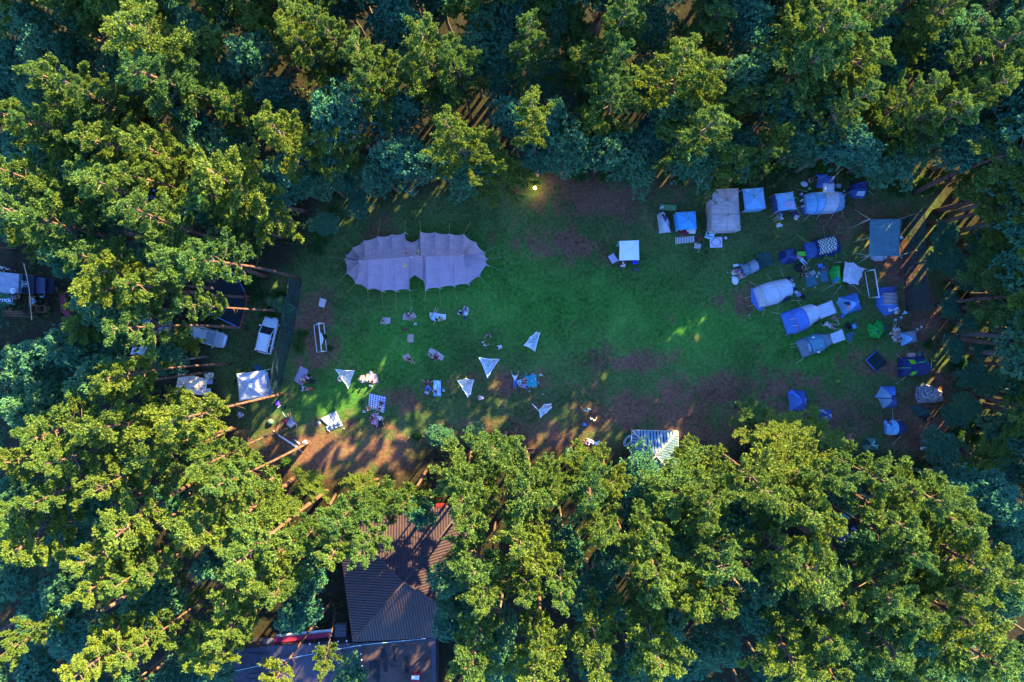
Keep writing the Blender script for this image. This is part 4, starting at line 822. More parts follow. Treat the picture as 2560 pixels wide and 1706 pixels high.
# four panel tent
fp = dome('E', [(1440,770),(1465,705),(1685,645),(1720,740),(1745,855),(1530,935),(1500,890)], (1675,775), 1.7, [BLUE, COB, BLUE, COB, COB, BLUE, BLUE], 'cobalt and pale blue four panel tent with clothes drying on it', group='dome tents')
cloth('E', [(1510,760),(1600,755),(1595,800),(1520,790)], NAVY, 'navy shirt drying on the four panel tent', 'shirt', 'drying_shirt', h=1.35, bump=.15, seed=5)
cloth('E', [(1555,790),(1600,800),(1575,870),(1550,850)], CL['pink'], 'pink and white towel drying on the four panel tent', 'towel', 'drying_towel', h=1.25, bump=.15, seed=6)
solid('E', 1487, 935, lambda m: m.ball((0, 0, .2), .22), COB, 'ball', 'cobalt blue ball at the corner of the four panel tent', 'ball')
# tunnel tents of the middle
wt = tunnel('E', [(415,605,490,830,.9),(482,562,572,825,1.9),(648,505,738,780,2.1),(828,470,890,690,1.9)], [PALE, PALE, PALE], 'white tunnel tent with a blue apron at its left end', group='tunnel tents', seam=GREY)
mbp = MB(); mbp.add([W('E', 378, 590, .05), W('E', 420, 585, .05), W('E', 500, 835, .05), W('E', 560, 850, .05), W('E', 470, 865, .05), W('E', 378, 745, .05)], [(0, 1, 2, 3, 4, 5)]); mbp.build('apron', COB, wt, .02)
mbp = MB(); patch(mbp, [W('E', 752, 708, 1.5), W('E', 866, 685, 1.5), W('E', 868, 728, .9), W('E', 745, 782, .9)], 4, 4); mbp.build('window', GLASS, wt, .01)
guys(wt, 'E', [(445,560,1.4,365,512),(635,500,1.6,575,425),(400,685,.5,312,712),(425,790,.5,355,815),(550,840,1.,522,930),(722,800,1.2,705,860),(775,450,1.2,740,350),(870,740,1.,975,745)])
bt = tunnel('E', [(745,915,830,1162,.5),(872,870,968,1148,1.8),(1010,825,1085,1100,2.1),(1150,785,1235,975,2.0)], [COB, COB, PALE], 'cobalt and white tunnel tent with red seams and a pale awning', group='tunnel tents', seam=RUST)
mbp = MB(); patch(mbp, [W('E', 1190, 812, 2.0), W('E', 1372, 745, 1.9), W('E', 1432, 893, 1.9), W('E', 1235, 968, 1.9)], 8, 8, .12); mbp.build('awning', PALE, bt, .015)
for x, y in ((1372,745),(1432,893)): q = W('E', x, y, 1.9); MB().tube([(q.x, q.y, 0), q], .02, 5).build('awning_pole', STEEL, bt)
mbp = MB(); patch(mbp, [W('E', 1142, 1025, 1.4), W('E', 1205, 995, 1.5), W('E', 1195, 1025, 1.2), W('E', 1140, 1050, 1.1)], 3, 3); mbp.build('window', GLASS, bt, .01)
for a in ((862,982,928,960),(888,1052,958,1048)): MB().tube([W('E', a[0], a[1], 1.75), W('E', a[2], a[3], 1.9)], .025, 4).build('reflective_tape', STEEL, bt)
guys(bt, 'E', [(745,908,.5,625,888),(1000,810,1.4,950,750),(830,1160,.4,800,1172),(1372,745,1.9,1300,790)])
tt = tunnel('E', [(930,1250,1020,1455,.6),(1060,1208,1130,1420,1.8),(1210,1150,1288,1362,2.0),(1345,1152,1388,1275,1.8)], [SLATE, Fb('petrol_cloth', (.10, .27, .38)), SLATE], 'slate and petrol blue tunnel tent, lowest of the three in the row', group='tunnel tents', seam=NAVY)
mbp = MB(); patch(mbp, [W('E', 1350, 1155, 1.85), W('E', 1498, 1095, 1.75), W('E', 1540, 1220, 1.75), W('E', 1388, 1275, 1.85)], 8, 8, .12); mbp.build('awning', PALE, tt, .015)
for x, y in ((1498,1095),(1540,1220)): q = W('E', x, y, 1.75); MB().tube([(q.x, q.y, 0), q], .02, 5).build('awning_pole', STEEL, tt)
for x, y in ((1142,1197),(1208,1375)): q = W('E', x, y, 1.55); MB().ball(q, (.2, .12, .04), 10, 5).build('vent', CL['white'], tt)
mbp = MB(); patch(mbp, [W('E', 1068, 1275, 1.75), W('E', 1100, 1270, 1.85), W('E', 1128, 1362, 1.7), W('E', 1095, 1370, 1.6)], 3, 3, 0, .02); mbp.build('window_flap', MID, tt, .02)
guys(tt, 'E', [(935,1270,.5,865,1280),(940,1310,.5,868,1315),(1540,1225,1.7,1600,1268),(1030,1455,.4,930,1510)])
gt = tunnel('E', [(250,290,305,455,1.0),(345,285,372,425,1.3),(430,235,485,375,1.2),(500,225,560,345,.3)], [SLATE, GREY, Fb('dark_green_cloth', (.02, .07, .06))], 'slate grey tent with dark green rear behind the group of picnickers', group='tunnel tents', seam=NAVY)
cloth('E', [(430,170),(620,150),(670,300),(490,330)], Fb('dark_green_cloth', 0), 'dark green groundsheet behind the slate grey tent', 'groundsheet', 'groundsheet', h=.25, bump=.15, seed=8)
# things right of the white tunnel tent
for i, (x, y, s, m) in enumerate([(850,470,.34,'navy'),(862,505,.4,'grey'),(885,555,.4,'sky'),(900,610,.34,'navy'),(925,640,.3,'white'),(930,600,.2,'black')]):
    solid('E', x, y, lambda mm, s=s: mm.box((0, 0, s*.4), (s*1.2, s, s*.8), .3*s, taper=.85).tube([(-s*.3, 0, s*.8), (0, 0, s*1.0), (s*.3, 0, s*.8)], .02), CL[m], 'travel_bag', ['navy bag at the upper right corner of the white tunnel tent', 'grey bag behind the upper right corner of the white tunnel tent', 'pale blue bag beside the right end of the white tunnel tent', 'navy bag beside the window of the white tunnel tent', 'white bag right of the white tunnel tent', 'small black bag right of the white tunnel tent'][i], 'bag', ang=i*40)
cloth('E', [(925,645),(975,635),(1000,680),(945,705)], pattern('blue_mottle', 'mottle', (.05,.08,.4), (.4,.4,.6), 9), 'mottled blue towel right of the white tunnel tent', 'towel', 'towel')
solid('E', 1018, 698, lambda m: m.box((0, 0, .12), (.5, .45, .24), taper=.9), BLACKC, 'cool_box', 'black square cool box below the two dark picnic mats', 'cool box', ang=-40)
PET = Fb('petrol_cloth', 0)
cloth('E', [(1035,398),(1140,375),(1200,555),(1065,585)], Fb('petrol_mat', (.05, .16, .22)), 'large petrol blue picnic mat with food on it', 'picnic mat', 'picnic_mat', seed=3)
cloth('E', [(1200,370),(1318,350),(1328,515),(1242,525)], Fb('petrol_mat', 0), 'smaller petrol blue picnic mat right of the large one', 'picnic mat', 'picnic_mat', seed=4)
person('E', 1000, 345, 'sit', 350, BLACKH, 'black', 'black', 'person in black on a beanbag, upper of the two at the large petrol mat', long_=False)
person('E', 1000, 440, 'sit', 10, BLACKH, 'black', 'black', 'person in black seated at the left edge of the large petrol mat', long_=False)
solid('E', 965, 345, lambda m: m.ball((0, 0, .22), (.55, .5, .3), 14, 8), BLACKC, 'beanbag', 'black beanbag under the person in black', 'beanbag')
person('E', 1262, 345, 'cross', 270, BLACKH, 'blue', 'navy', 'person in blue sitting on top edge of the smaller petrol mat')
solid('E', 1222, 318, lambda m: m.box((0, 0, .14), (.5, .46, .28), taper=.85), COB, 'cool_box', 'bright blue cool box above the smaller petrol mat', 'cool box', ang=8)
def smalls(c, pts, label, group, kind='cup', m='white'):
    for i, (x, y) in enumerate(pts):
        if kind == 'cup': f = lambda mm: mm.tube([(0, 0, 0), (0, 0, .12)], [.05, .07], 10)
        elif kind == 'plate': f = lambda mm: mm.tube([(0, 0, 0), (0, 0, .02)], [.12, .16], 16).ball((0, 0, .03), (.07, .07, .03), 8, 5)
        elif kind == 'bottle': f = lambda mm: mm.tube([(0, 0, 0), (0, 0, .2), (0, 0, .24), (0, 0, .3)], [.05, .05, .02, .02], 8)
        else: f = lambda mm: mm.box((-.07, 0, .03), (.1, .26, .06), taper=.8).box((.07, .03, .03), (.1, .26, .06), .2, taper=.8)
        solid(c, x, y, f, CL[m], {'cup': 'cup', 'plate': 'plate', 'bottle': 'bottle', 'shoes': 'shoes'}[kind], label, {'cup': 'cup', 'plate': 'plate', 'bottle': 'bottle', 'shoes': 'pair of shoes'}[kind], group, ang=i*37, h=.05 if kind != 'shoes' else 0)
smalls('E', [(1115,400),(1150,385),(1160,405),(1190,450),(1130,420),(1210,410)], 'white food tub among the dishes on top of the large petrol picnic mat', 'dishes on the petrol mat', 'plate')
smalls('E', [(1068,450),(1185,435),(1160,585),(1018,605)], 'white cup around the large petrol picnic mat', 'cups by the petrol mat')
# picnickers at the slate tent
person('E', 225, 375, 'lie', 190, BLONDH, 'purple', 'purple', 'person in purple lying with head toward the slate grey tent')
person('E', 240, 410, 'cross', 230, BROWNH, 'lilac', 'lilac', 'person in lilac seated between the purple one and the tent corner')
person('E', 150, 415, 'hug', 40, BLONDH, 'white', 'white', 'person in white seated farthest left of the slate tent group', long_=False)
person('E', 265, 440, 'sit', 215, BLACKH, 'pink', 'white', 'black haired person in pink stretching legs at the slate tent corner', long_=False)
solid('E', 180, 500, lambda m: m.ball((0, 0, .17), (.40, .5, .2), 14, 8).ball((0, .3, .3), (.18, .14, .08), 8, 5), CL['white'], 'beanbag', 'white beanbag below the group at the slate grey tent', 'beanbag', ang=15)
cloth('E', [(160,300),(225,292),(235,320),(165,335)], CL['white'], 'white pillow above the person in purple', 'pillow', 'pillow', h=.12, th=.08)
smalls('E', [(90,400),(140,460),(155,450),(360,920)], 'pale blue cup on the grass near the slate tent group', 'cups near the slate tent', 'cup', 'sky')
# chairs and people by awnings
def campchair(c, x, y, ang, m, label, tipped=False):
    o = empty('camping_chair', W(c, x, y, 0), label, 'chair', 'camping chairs', math.radians(ang)); M4 = world_of(o); T = lambda *v: M4 @ Vector(v)
    mb = MB(); patch(mb, [T(-.26, .24, .44), T(.26, .24, .44), T(.26, -.24, .40), T(-.26, -.24, .40)], 5, 5, .05); mb.build('seat', m, o, .02)
    mb = MB(); patch(mb, [T(-.26, -.36, .88), T(.26, -.36, .88), T(.26, -.24, .42), T(-.26, -.24, .42)], 5, 5, .03); mb.build('backrest', m, o, .02)
    for s in (-1, 1):
        MB().tube([T(s*.28, .26, 0), T(s*.28, -.26, .42), T(s*.28, -.38, .92)], .016, 5).build('leg', DARKM, o); MB().tube([T(s*.28, -.3, 0), T(s*.28, .26, .44)], .016, 5).build('leg', DARKM, o)
        MB().box(T(s*.3, 0, .62), (.06, .5, .03), math.radians(ang)).build('armrest', DARKM, o)
    return o
person('E', 1395, 945, 'cross', 250, BROWNH, SKIN, 'pink', 'bare shouldered person beside the red seamed tent awning', long_=False)
person('E', 1330, 1050, 'lie', 330, BLACKH, 'white', 'white', 'person in white lying between the two awnings', long_=False)
person('E', 1400, 1075, 'hug', 140, BLACKH, SKIN, 'black', 'bare legged person sitting right of the one lying in white', long_=False)
smalls('E', [(1440,1000),(1425,985),(1450,1030)], 'small pale cup between the awnings of the lower two tunnel tents', 'cups between the awnings')
campchair('E', 1540, 1050, 30, BLACKC, 'black camping chair with a lime frame left of the sky blue one'); campchair('E', 1620, 1060, 210, Fb('sky_chair_cloth', (.15, .5, .8)), 'sky blue camping chair beside the pale awning of the slate tent')
cloth('E', [(1545,1155),(1640,1110),(1610,1265),(1560,1220)], Fb('petrol_mat', 0), 'dark groundsheet right of the pale awning of the slate tent', 'groundsheet', 'groundsheet', seed=7)
# ---------------------------------------------------------------- right side below
rt = tunnel('F', [(597,115,875,105,1.0),(600,240,885,230,1.7),(612,400,900,400,1.7),(680,545,880,470,.4)], [DKBL, COB, COB], 'blue ridge tent with a striped rug over its roof', group='dome tents')
tunnel('F', [(600,200,882,175,1.72),(605,290,890,280,1.76),(612,375,890,370,1.74)], [pattern('dark_stripe', 'thin', (.10,.06,.10), (.65,.6,.62), 1)]*2, 'dark and pale striped rug over the blue ridge tent', 'rug', None, 'striped_rug', ends=False, arc=(.22, .86), lift=.08, partname='rug_cloth')
m_ = bpy.data.materials['dark_stripe'];
for nd in m_.node_tree.nodes:
    if nd.type == 'MATH' and nd.operation == 'MULTIPLY' and nd.inputs[0].is_linked:
        s_ = nd.inputs[0].links[0].from_socket.name; nd.inputs[1].default_value = 10 if s_ == 'Y' else 0
    if nd.type == 'MIX' and nd.data_type == 'RGBA' and nd.inputs[0].is_linked: pass
# swap the stripe direction: drive it from v instead of u
for nd in m_.node_tree.nodes:
    if nd.type == 'SEPXYZ':
        for l in list(m_.node_tree.links):
            if l.from_node == nd and l.from_socket.name == 'X': nd2 = l.to_node; m_.node_tree.links.new(nd.outputs[1], nd2.inputs[0]); nd2.inputs[1].default_value = 9
cloth('F', [(700,400),(850,370),(880,440),(730,480)], CL['white'], 'white sheet crumpled over the front of the blue ridge tent', 'sheet', 'sheet', h=1.0, bump=.25, seed=4)
person('F', 820, 500, 'crouch', 100, BLACKH, 'white', 'cream', 'person crouching at the open front of the blue ridge tent')
smalls('F', [(835,605),(925,570)], 'pair of pale blue shoes below the blue ridge tent', 'shoes below the blue ridge tent', 'shoes', 'sky')
solid('F', 970, 500, lambda m: m.add([(-.3,-.2,.05),(.35,-.05,.05),(.0,.3,.08),(-.15,0,.15)], [(0,1,3),(1,2,3),(2,0,3),(2,1,0)]), CL['sky'], 'towel', 'small pale blue towel right of the blue ridge tent', 'towel')
gp = dome('F', [(420,715),(458,645),(510,690),(582,590),(655,615),(700,690),(716,765),(660,830),(610,895),(540,885),(470,875),(432,800)], (585,770), 1.6, GRN, 'bright green folding pop-up tent with dark roof vents', group='dome tents', poles=C('green_seam', (.01, .2, .04)), pull=.12)
for x, y in ((580,775),(690,728)): MB().box(W('F', x, y, 1.6 if x < 600 else 1.0), (.32, .3, .03), .2).build('vent', NAVY, gp)
st = dome('F', [(915,795),(1155,765),(1180,940),(940,1005)], (1110,880), 1.3, [GREY, GREY, GREY, BLUE], 'small grey and pale blue ridge tent above the navy and lime tent', group='dome tents', poles=DKBL)
person('F', 850, 700, 'hug', 260, BLACKH, 'black', 'white', 'person in black and white sitting between the green pop-up tent and the small ridge tent')
solid('F', 850, 830, lambda m: m.box((0, 0, .05), (.85, 1.7, .1)).box((0, .62, .13), (.6, .3, .1)), C('dusty_pink_mat', (.4, .22, .22)), 'sleeping_mat', 'dusty pink mat left of the small ridge tent', 'sleeping mat', ang=4)
person('F', 820, 900, 'cross', 90, BLACKH, 'white', 'white', 'left one of two dark haired people in white on the dusty pink mat')
person('F', 862, 890, 'cross', 90, BLACKH, 'white', 'lilac', 'right one of two dark haired people in white on the dusty pink mat')
person('F', 820, 765, 'lie', 90, BLONDH, SKIN, 'white', 'bare chested person lying across the dusty pink mat', long_=False)
smalls('F', [(1165,750),(1228,712),(762,812)], 'pale shoes in the grass around the small ridge tent', 'shoes near the small ridge tent', 'shoes')
solid('F', 1588, 840, lambda m: m.ball((0, 0, .16), (.3, .22, .18), 10, 6), CL['sky'], 'bag', 'pale blue bag at the foot of the rightmost visible trunk', 'bag', ang=30)
nl = tunnel('F', [(872,1290,878,1345,.25),(925,1182,930,1462,1.5),(1080,1165,1100,1465,1.75),(1270,1155,1300,1450,1.5),(1355,1235,1360,1400,.6)], [NAVY]*4, 'navy dome tunnel tent with lime green window flaps', group='tunnel tents', seam=None)
LM2 = C('lime_panel', (.16, .55, .02), .7)
for q in ([(1030,1202),(1118,1202),(1160,1268),(1080,1268)], [(1098,1385),(1170,1382),(1120,1440),(1042,1440)]):
    hs = [1.15, 1.2, 1.62, 1.62] if q[0][1] < 1300 else [1.72, 1.7, 1.25, 1.25]; mbp = MB(); patch(mbp, [W('F', x, y, h+.12) for (x, y), h in zip(q, hs)], 3, 3); mbp.build('window_flap', LM2, nl, .02)
for a in ([(870,1330,.4),(960,1328,1.62),(1070,1328,1.85)], [(1180,1245,1.75),(1270,1240,1.6),(1310,1210,1.2),(1290,1165,.8)], [(1375,1250,.5),(1378,1310,.6),(1368,1375,.5)]):
    MB().tube([W('F', x, y, h) for x, y, h in a], .04, 5).build('piping', C('lime_piping', (.1, .6, .15)), nl)
guys(nl, 'F', [(925,1185,1.,850,1120),(1280,1155,1.,1275,1100),(1000,1460,1.,845,1567),(1370,1250,.8,1430,1215)])
solid('F', 1058, 1138, lambda m: m.box((0, 0, .2), (.72, .58, .4)).box((.2, -.12, .42), (.3, .2, .05), mi=1), [C('salmon_box', (.62, .33, .28)), C('magenta_tub', (.6, .1, .25))], 'storage_box', 'salmon pink storage box above the navy and lime tent', 'box', ang=3)
campchair('F', 1158, 1115, 185, Fb('dull_green_cloth', (.12, .22, .17)), 'dull green camping chair above the navy and lime tent')
solid('F', 1218, 1180, lambda m: m.box((0, 0, .05), (.7, .5, .1)), BLACKC, 'doormat', 'black mat at the door of the navy and lime tent', 'mat')
fr = empty('play_pen', W('F', 550, 1225, 0), 'square pen with dark mesh and blue rails below the green pop-up tent', 'pen')
cs = [(390,1210),(555,1070),(710,1240),(550,1385)]
mbp = MB(); patch(mbp, [W('F', x, y, .35) for x, y in cs], 8, 8, .15, .1); mbp.build('mesh_cover', C('dark_mesh', (.012, .03, .035), .9, bump=.8, bscale=6), fr, .01)
for i in range(4): a, b_ = W('F', *cs[i], .45), W('F', *cs[(i+1) % 4], .45); MB().tube([a, b_], .05, 6).build('rail', COB if i != 1 and i != 2 else DARKM, fr); MB().tube([(a.x, a.y, 0), a], .03, 6).build('leg', DARKM, fr)
# lower right
dome('G', [(160,325),(222,268),(258,290),(385,292),(408,400),(395,555),(185,565)], (350,430), 1.7, [COB, DKBL, DKBL, COB, COB, DKBL, COB], 'dull cobalt tent at the edge of the big sunlit pine crown', group='dome tents', poles=NAVY)
dome('G', [(528,538),(612,532),(722,545),(742,672),(640,690),(560,640)], (660,600), 1.4, [GREY, DKBL], 'grey blue tent half under the pine, right of the dull cobalt tent', group='dome tents', poles=NAVY)
b5 = dome('G', [(1275,383),(1360,236),(1535,236),(1560,505),(1385,530),(1315,395)], (1500,385), 1.6, [MID, COB, COB, DKBL, MID], 'blue star shaped tent left of the camouflage tent', group='dome tents', poles=NAVY)
MB().box(W('G', 1505, 380, 1.66), (.42, .5, .04)).build('vent', NAVY, b5)
dome('G', [(1790,370),(1810,250),(1900,200),(2010,225),(2160,310),(2172,430),(2060,455),(1830,465)], (1960,340), 1.5, pattern('grey_camouflage', 'camo', (.12,.11,.14), (.45,.46,.55), 40) and mat('grey_camo', (.3,.3,.35), .9), 'grey camouflage net tent at the right edge of the camp', group='dome tents')
cm_ = bpy.data.materials['grey_camo']; t = cm_.node_tree; vo = t.nodes.new('ShaderNodeTexVoronoi'); vo.inputs['Scale'].default_value = 5.5; tcq = t.nodes.new('ShaderNodeTexCoord'); t.links.new(tcq.outputs['Object'], vo.inputs[0])
rm = t.nodes.new('ShaderNodeValToRGB'); rm.color_ramp.interpolation = 'CONSTANT'; rm.color_ramp.elements[0].color = (.06, .06, .09, 1); rm.color_ramp.elements[1].position = .46; rm.color_ramp.elements[1].color = (.30, .30, .36, 1)
t.links.new(vo.outputs['Distance'], rm.inputs[0]); t.links.new(rm.outputs[0], t.nodes['Principled BSDF'].inputs['Base Color'])
bb = tunnel('G', [(1400,690,1410,850,.7),(1470,670,1480,872,1.2),(1545,675,1545,868,1.3),(1620,690,1615,860,.9),(1665,740,1660,800,.2)], [BLUE, BLUE, NAVY, NAVY], 'round tent, bright blue on the left half and navy on the right', group='dome tents')
MB().tube([W('G', x, y, h) for x, y, h in ((1550,690,.5),(1560,760,1.45),(1550,850,.5))], .04, 5).build('piping', CL['sky'], bb)
guys(bb, 'G', [(1500,680,1.,1490,520),(1520,680,1.,1590,660),(1600,865,.8,1490,985)])
person('G', 1420, 660, 'crouch', 270, BLACKH, 'navy', 'navy', 'person in navy bending over the bright blue half of the round tent')
cloth('G', [(1700,500),(1850,480),(1990,600),(1800,620)], Fb('dark_green_cloth', 0), 'dark green groundsheet below the camouflage tent', 'groundsheet', 'groundsheet', seed=9)
cloth('G', [(1800,620),(1960,600),(2010,650),(1930,690)], BLACKC, 'black tarp folded below the camouflage tent', 'tarp', 'folded_tarp', h=.15, bump=.2)
person('G', 975, 870, 'cross', 200, BROWNH, 'maroon', 'brown', 'person in dark red sitting at the edge of the big pine crown')
solid('G', 960, 880, lambda m: m.ball((0, 0, .1), (.62, .48, .14), 14, 6), CL['brown'], 'rug', 'round brown rug under the person in dark red', 'rug')
dome('G', [(1100,990),(1160,910),(1280,900),(1340,980),(1320,1060),(1140,1075)], (1220,980), 1.3, [Fb('dark_green_cloth', 0), Fb('dull_green_cloth', 0)], 'dark green dome tent in the shade below the round blue and navy tent', group='dome tents')
solid('G', 1250, 965, lambda m: m.tube([(-.15, -.2, 0), (.1, .3, .04)], .04).tube([(-.25, -.22, .02), (.2, -.25, .02)], .04), CL['sky'], 'tent_poles', 'pale blue poles lying on the dark green dome tent', 'poles', h=1.3)
for x, y, l in ((2150,990,'white bag in the dark bushes at the right'), (2090,1080,'pale blue bag below the white one in the dark bushes'), (1862,1030,'tiny pale bag left of the dark bushes')):
    solid('G', x, y, lambda m: m.ball((0, 0, .15), (.28, .2, .17), 8, 5).box((.2, .1, .1), (.2, .15, .2)), CL['white' if '2' not in str(x)[0] or y < 1000 else 'sky'], 'bag', l, 'bag')
person('G', 2040, 1190, 'sit', 150, BLACKH, 'navy', 'white', 'person in navy and white sitting alone at the lower right of the camp')
solid('Y', 785, 1000, lambda m: m.box((0, 0, .5), (.25, .5, 1.0)), C('orange_box', (.6, .28, .04)), 'crate', 'tall orange crate under the dark trees at the right edge', 'crate', ang=-15)
# ---------------------------------------------------------------- middle: gazebo of the field
gm_ = gazebo('M', [(775,480),(1312,462),(1322,1005),(765,1025)], [(1045,735)], 1.9, 2.05, C('bright_white_cloth', (.85, .85, .88), .7), 'small flat white canopy with open frame, alone in the field', name='canopy', valance=.12, sag=.03, cat='canopy')
for p0, p1 in (((700,640,.1),(710,1080,.1)),((710,1080,.1),(1080,1075,.1))): MB().tube([W('M', *p0), W('M', *p1)], .025, 6).build('base_rail', DARKM, gm_)
mbp = MB(); patch(mbp, [W('M', 775, 500, 1.8), W('M', 765, 610, 1.8), W('M', 692, 650, .1), W('M', 695, 555, .1)], 4, 4); mbp.build('wall', BLUE, gm_, .01)
solid('M', 577, 980, lambda m: m.box((0, 0, .42), (.98, .74, .05)).tube([(-.42, -.3, 0), (-.42, -.3, .42)], .02).tube([(.42, -.3, 0), (.42, -.3, .42)], .02).tube([(-.42, .3, 0), (-.42, .3, .42)], .02).tube([(.42, .3, 0), (.42, .3, .42)], .02), CL['lilac'], 'folding_table', 'pale folding table left of the small flat white canopy', 'table', ang=-58)
def tb(m):
    m.box((0, 0, .4), (.68, .68, .05)); [m.tube([(a*.3, b_*.3, 0), (a*.3, b_*.3, .4)], .02) for a in (-1, 1) for b_ in (-1, 1)]; m.box((0, -.2, .48), (.5, .18, .1), mi=1).box((.05, .08, .5), (.15, .4, .12), .3, mi=1).ball((.22, -.1, .5), .09, 8, 5, mi=1)
solid('M', 850, 1140, tb, [CL['maroon'], CL['white']], 'side_table', 'dusty red side table with white dishes below the flat white canopy', 'table')
campchair('M', 1185, 1075, 180, C('royal_blue', (.02, .05, .75)), 'royal blue camping chair at the corner of the flat white canopy')
solid('M', 1220, 1285, lambda m: m.box((0, 0, .15), (.5, .42, .3)).box((0, 0, .32), (.54, .46, .05)), DARKM, 'cool_box', 'dark grey cool box below the royal blue chair', 'cool box')
# ---------------------------------------------------------------- goals and nets
def goal(c, bar, base, label, net=False):
    a, b_ = W(c, *bar[0], 2.0), W(c, *bar[1], 2.0); d, e = W(c, *base[0], .05), W(c, *base[1], .05); f0, f1 = Vector((a.x, a.y, .05)), Vector((b_.x, b_.y, .05))
    o = empty('goal', ((a.x+b_.x)/2, (a.y+b_.y)/2, 0), label, 'goal', 'football goals'); MB().tube([a, b_], .06, 8).build('crossbar', STEEL, o)
    MB().tube([f0, a], .06, 8).build('post', STEEL, o); MB().tube([f1, b_], .06, 8).build('post', STEEL, o); MB().tube([f0, d, e, f1], .045, 6).build('ground_frame', STEEL, o)
    MB().tube([a, d], .04, 6).build('back_stay', STEEL, o); MB().tube([b_, e], .04, 6).build('back_stay', STEEL, o); return a, b_, o
a, b_, go = goal('H', [(585,255),(612,520)], [(540,275),(568,528)], 'white metal football goal beside the tall net at the left of the field')
MB().tube([W('H', 632, 262, .1), W('H', 660, 522, .1)], .05, 6).build('front_rail', STEEL, go)
mbp = MB(); mbp.add([a.lerp(b_, .28), W('H', 615, 355, 1.5), W('H', 632, 400, 1.2), W('H', 618, 450, 1.5), a.lerp(b_, .78)], [(0, 1, 2, 3, 4)]); mbp.build('hung_sheet', sheer('goal_sheet', (.75, .75, .85), .85), go, .01)
goal('E', [(1895,365),(1950,700)], [(1775,392),(1830,713)], 'slim metal football goal left of the blue ridge tent at the right')
NETM = sheer('net_mesh', (.015, .05, .06), .5)
def net(c, pts, hh, label):
    p0 = [W(c, x, y, 0) for x, y in pts]; o = empty('ball_net', p0[0], label, 'net', 'ball nets'); mb = MB(); vs = []
    for p in p0: vs += [p+Vector((0, 0, .05)), p+Vector((0, 0, hh))]
    mb.add(vs, [(2*i, 2*i+1, 2*i+3, 2*i+2) for i in range(len(p0)-1)], smooth=True); mb.build('net_mesh', NETM, o)
    MB().tube([p+Vector((0, 0, hh)) for p in p0], .025, 5).build('top_rope', DARKM, o); MB().tube([p+Vector((0, 0, .06)) for p in p0], .03, 5).build('bottom_rope', DARKM, o)
    for p in (p0[0], p0[-1]): MB().tube([p, p+Vector((0, 0, hh))], .05, 6).build('net_post', DARKM, o)
net('I', [(1310,170),(1290,350),(1255,520),(1225,680),(1185,860),(1145,1050),(1108,1240)], 4.2, 'tall dark green ball net at the left edge of the field')
net('Y', [(343,98),(345,250),(352,400),(372,620)], 4.6, 'tall dark ball net at the right edge of the field behind the teal tarp')
# ---------------------------------------------------------------- tulle sculptures
TUL = sheer('tulle', (.72, .80, .92), .60)
def tulle(c, pts, ring, rr_, label, hs=None, tails=()):
    cen = W(c, ring[0], ring[1], .9); o = empty('tulle_sail', (cen.x, cen.y, 0), label, 'fabric sculpture', 'tulle sails in the field'); n = len(pts)
    P = [W(c, x, y, (hs[i] if hs else 2.2)) for i, (x, y) in enumerate(pts)]; vs = []; fs = []; S = 6; R = 8; N = n*S
    for i in range(n):
        for k in range(S):
            f = k/S; p = P[i].lerp(P[(i+1) % n], f); w = 4*f*(1-f); p = p.lerp(cen, .10*w); p.z -= .15*w
            for s in range(R+1):
                e = .12+.88*s/R; q = cen.lerp(p, e); q.z = cen.z+(p.z-cen.z)*e**1.6+.06*math.sin((i*S+k)*2.1+s); vs.append(q)
    for a in range(N):
        b2 = (a+1) % N
        for s in range(R): fs.append((a*(R+1)+s, a*(R+1)+s+1, b2*(R+1)+s+1, b2*(R+1)+s))
    MB().add(vs, fs, smooth=True).build('tulle', TUL, o)
    W_ = C('white_cord', (.85, .85, .88)); MB().tube([vs[(i % N)*(R+1)+R] for i in range(N+1)], .035, 5).build('hem', W_, o)
    for i in range(n): MB().tube([vs[i*S*(R+1)+s]+Vector((0, 0, .02)) for s in range(R+1)], .03, 4).build('rib', W_, o)
    r = rr_; MB().tube([cen+Vector((r*math.cos(t_*.3142), r*math.sin(t_*.3142), .08)) for t_ in range(21)], .04, 6).build('hoop', W_, o)
    mb = MB()
    for k in range(5): t_ = k*.628; mb.tube([cen+Vector((r*math.cos(t_), r*math.sin(t_), .08)), cen-Vector((r*math.cos(t_+.5), r*math.sin(t_+.5), -.08))], .018, 4)
    mb.build('hoop_strings', W_, o)
    for i in range(n):
        q = P[i]; MB().tube([(q.x, q.y, 0), q], .022, 5).build('stake', DARKM, o)
    for x0, y0, x1, y1 in tails: MB().tube([W(c, x0, y0, 1.6), W(c, x1, y1, 1.2)], .04, 5).build('tail', W_, o)
tulle('B', [(1295,672),(1518,690),(1387,897)], (1397,765), .33, 'large triangular white tulle sail with hoop, middle of the field')
tulle('B', [(1060,922),(1150,898),(1240,916),(1205,1075),(1175,1108)], (1145,1005), .33, 'fan shaped white tulle sail below left of the large triangular one')
tulle('B', [(1785,537),(1850,450),(1920,390),(1960,398),(1905,605)], (1895,510), .22, 'bent white tulle sail highest on the right of the field')
tulle('H', [(742,685),(920,697),(865,868)], (790,772), .30, 'white tulle sail with long points left of the cream picnic mats')
tulle('L', [(378,640),(440,572),(515,565),(518,608),(462,665),(395,718)], (425,630), .16, 'small twisted white tulle sail lowest in the field', hs=[1.8,2.2,1.5,1.4,1.6,1.3], tails=[(378,640,305,566)])
